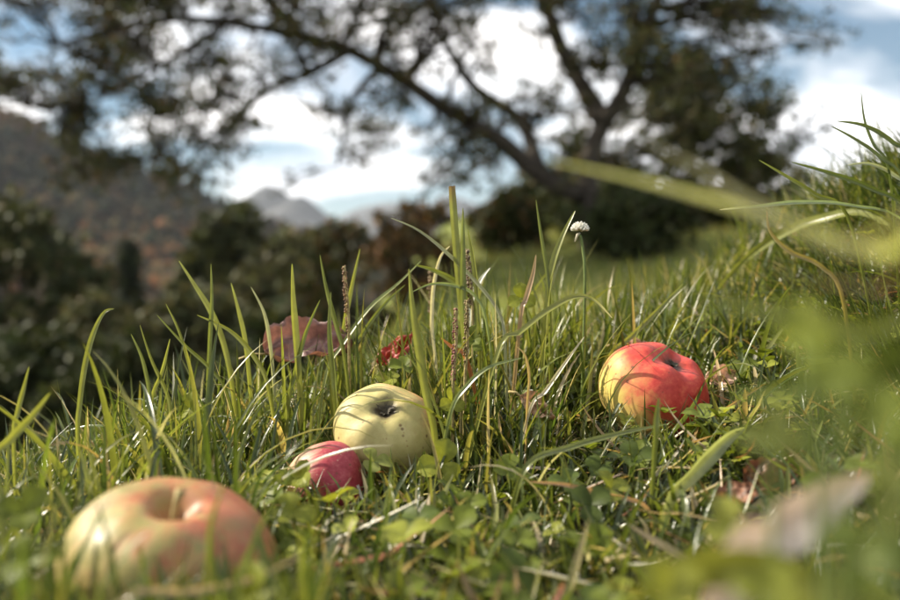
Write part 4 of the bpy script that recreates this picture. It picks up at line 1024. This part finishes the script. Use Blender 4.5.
    blades('bank_grass', x, y, rng.uniform(.045, .1, n), rng.uniform(.0016, .003, n), rng.uniform(.2, 1.0, n), math.pi + rng.normal(0, .7, n), rng.normal(.6, .45, n),
           pick_tints(n, [GREEN[0], GREEN[1], GREEN[3], (0.05, 0.075, 0.02)], [2, 2, 3, 2], .2), 'long dark grass overhanging the bank at the right edge', 7)
    # meadow beyond
    x = rng.uniform(-1.5, 9, 26000); y = rng.uniform(4.5, 19, 26000); n = len(x)
    blades('meadow_grass', x, y, rng.uniform(.06, .2, n), rng.uniform(.006, .014, n), np.abs(rng.normal(.3, .3, n)), rng.uniform(0, 6.283, n), rng.normal(.6, .5, n),
           pick_tints(n, GREEN + [(0.28, 0.25, 0.08)], [1, 3, 4, 1, 4, 4], .25), 'sunlit meadow grass under the trees', 3)
turf()

def ground_clover():
    x, y = scatter(1300, -60, 960, 0.24, 0.95, lambda x, y: clear_of_apples(x, y, .006)); u = x / y * FPX + CX
    k = (vnoise(x, y, 22, 9.0) + rng.normal(0, .4, len(x)) > -0.1) & (rng.random(len(x)) < sunlit(x, y, 0.0)); x, y = x[k], y[k]
    lv, lf, mm = leaflet_grid(1.0, 4, 4, 0.25); lv = np.array(lv); lf = np.array(lf)
    Vs, Fs, Ts = [], [], []; o = 0
    for xi, yi in zip(x, y):
        c = Vector((xi, yi, H(xi, yi) + random.uniform(.008, .032))); R = random.uniform(.006, .015)
        base = frame((random.gauss(0, .35), random.gauss(-.25, .35), 1), (1, .001, 0)); sp = random.uniform(0, 6.28)
        tn = np.array(random.choice([CG, CG, CY_, CD])) * random.uniform(.8, 1.2)
        for q in range(3):
            Mx = np.array(base @ Matrix.Rotation(sp + q * 2.094, 3, 'Z') @ Matrix.Rotation(random.uniform(-.4, .1), 3, 'Y'))
            Vs.append((lv * R) @ Mx.T + np.array(c)); Fs.append(lf + o); o += len(lv); Ts.append(tn[None] * (1 + .25 * mm[:, None]))
    tag(build('ground_clover', np.concatenate(Vs), np.concatenate(Fs), M['clover'], None, np.concatenate(Ts)), 'low clover leaves spread through the turf', 'clover', None, 'stuff')
ground_clover()

# ------------------------------------------------------------------ air
def haze():
    x0, x1, y0, y1, z0, z1 = -4000, 4000, -600, 6500, -120, 760
    V = [(x, y, z) for x in (x0, x1) for y in (y0, y1) for z in (z0, z1)]
    F = [(0, 1, 3, 2), (4, 6, 7, 5), (0, 4, 5, 1), (2, 3, 7, 6), (0, 2, 6, 4), (1, 5, 7, 3)]
    m = bpy.data.materials.new('haze'); m.use_nodes = True; t = m.node_tree; t.nodes.clear()
    pv = t.nodes.new('ShaderNodeVolumePrincipled'); pv.inputs['Color'].default_value = (0.86, 0.92, 1.0, 1); pv.inputs['Density'].default_value = 0.00008
    out = t.nodes.new('ShaderNodeOutputMaterial'); t.links.new(pv.outputs[0], out.inputs['Volume'])
    o = build('haze', V, F, m, smooth=False)
    tag(o, 'pale valley haze veiling the far mountains', 'haze', None, 'stuff')
haze()
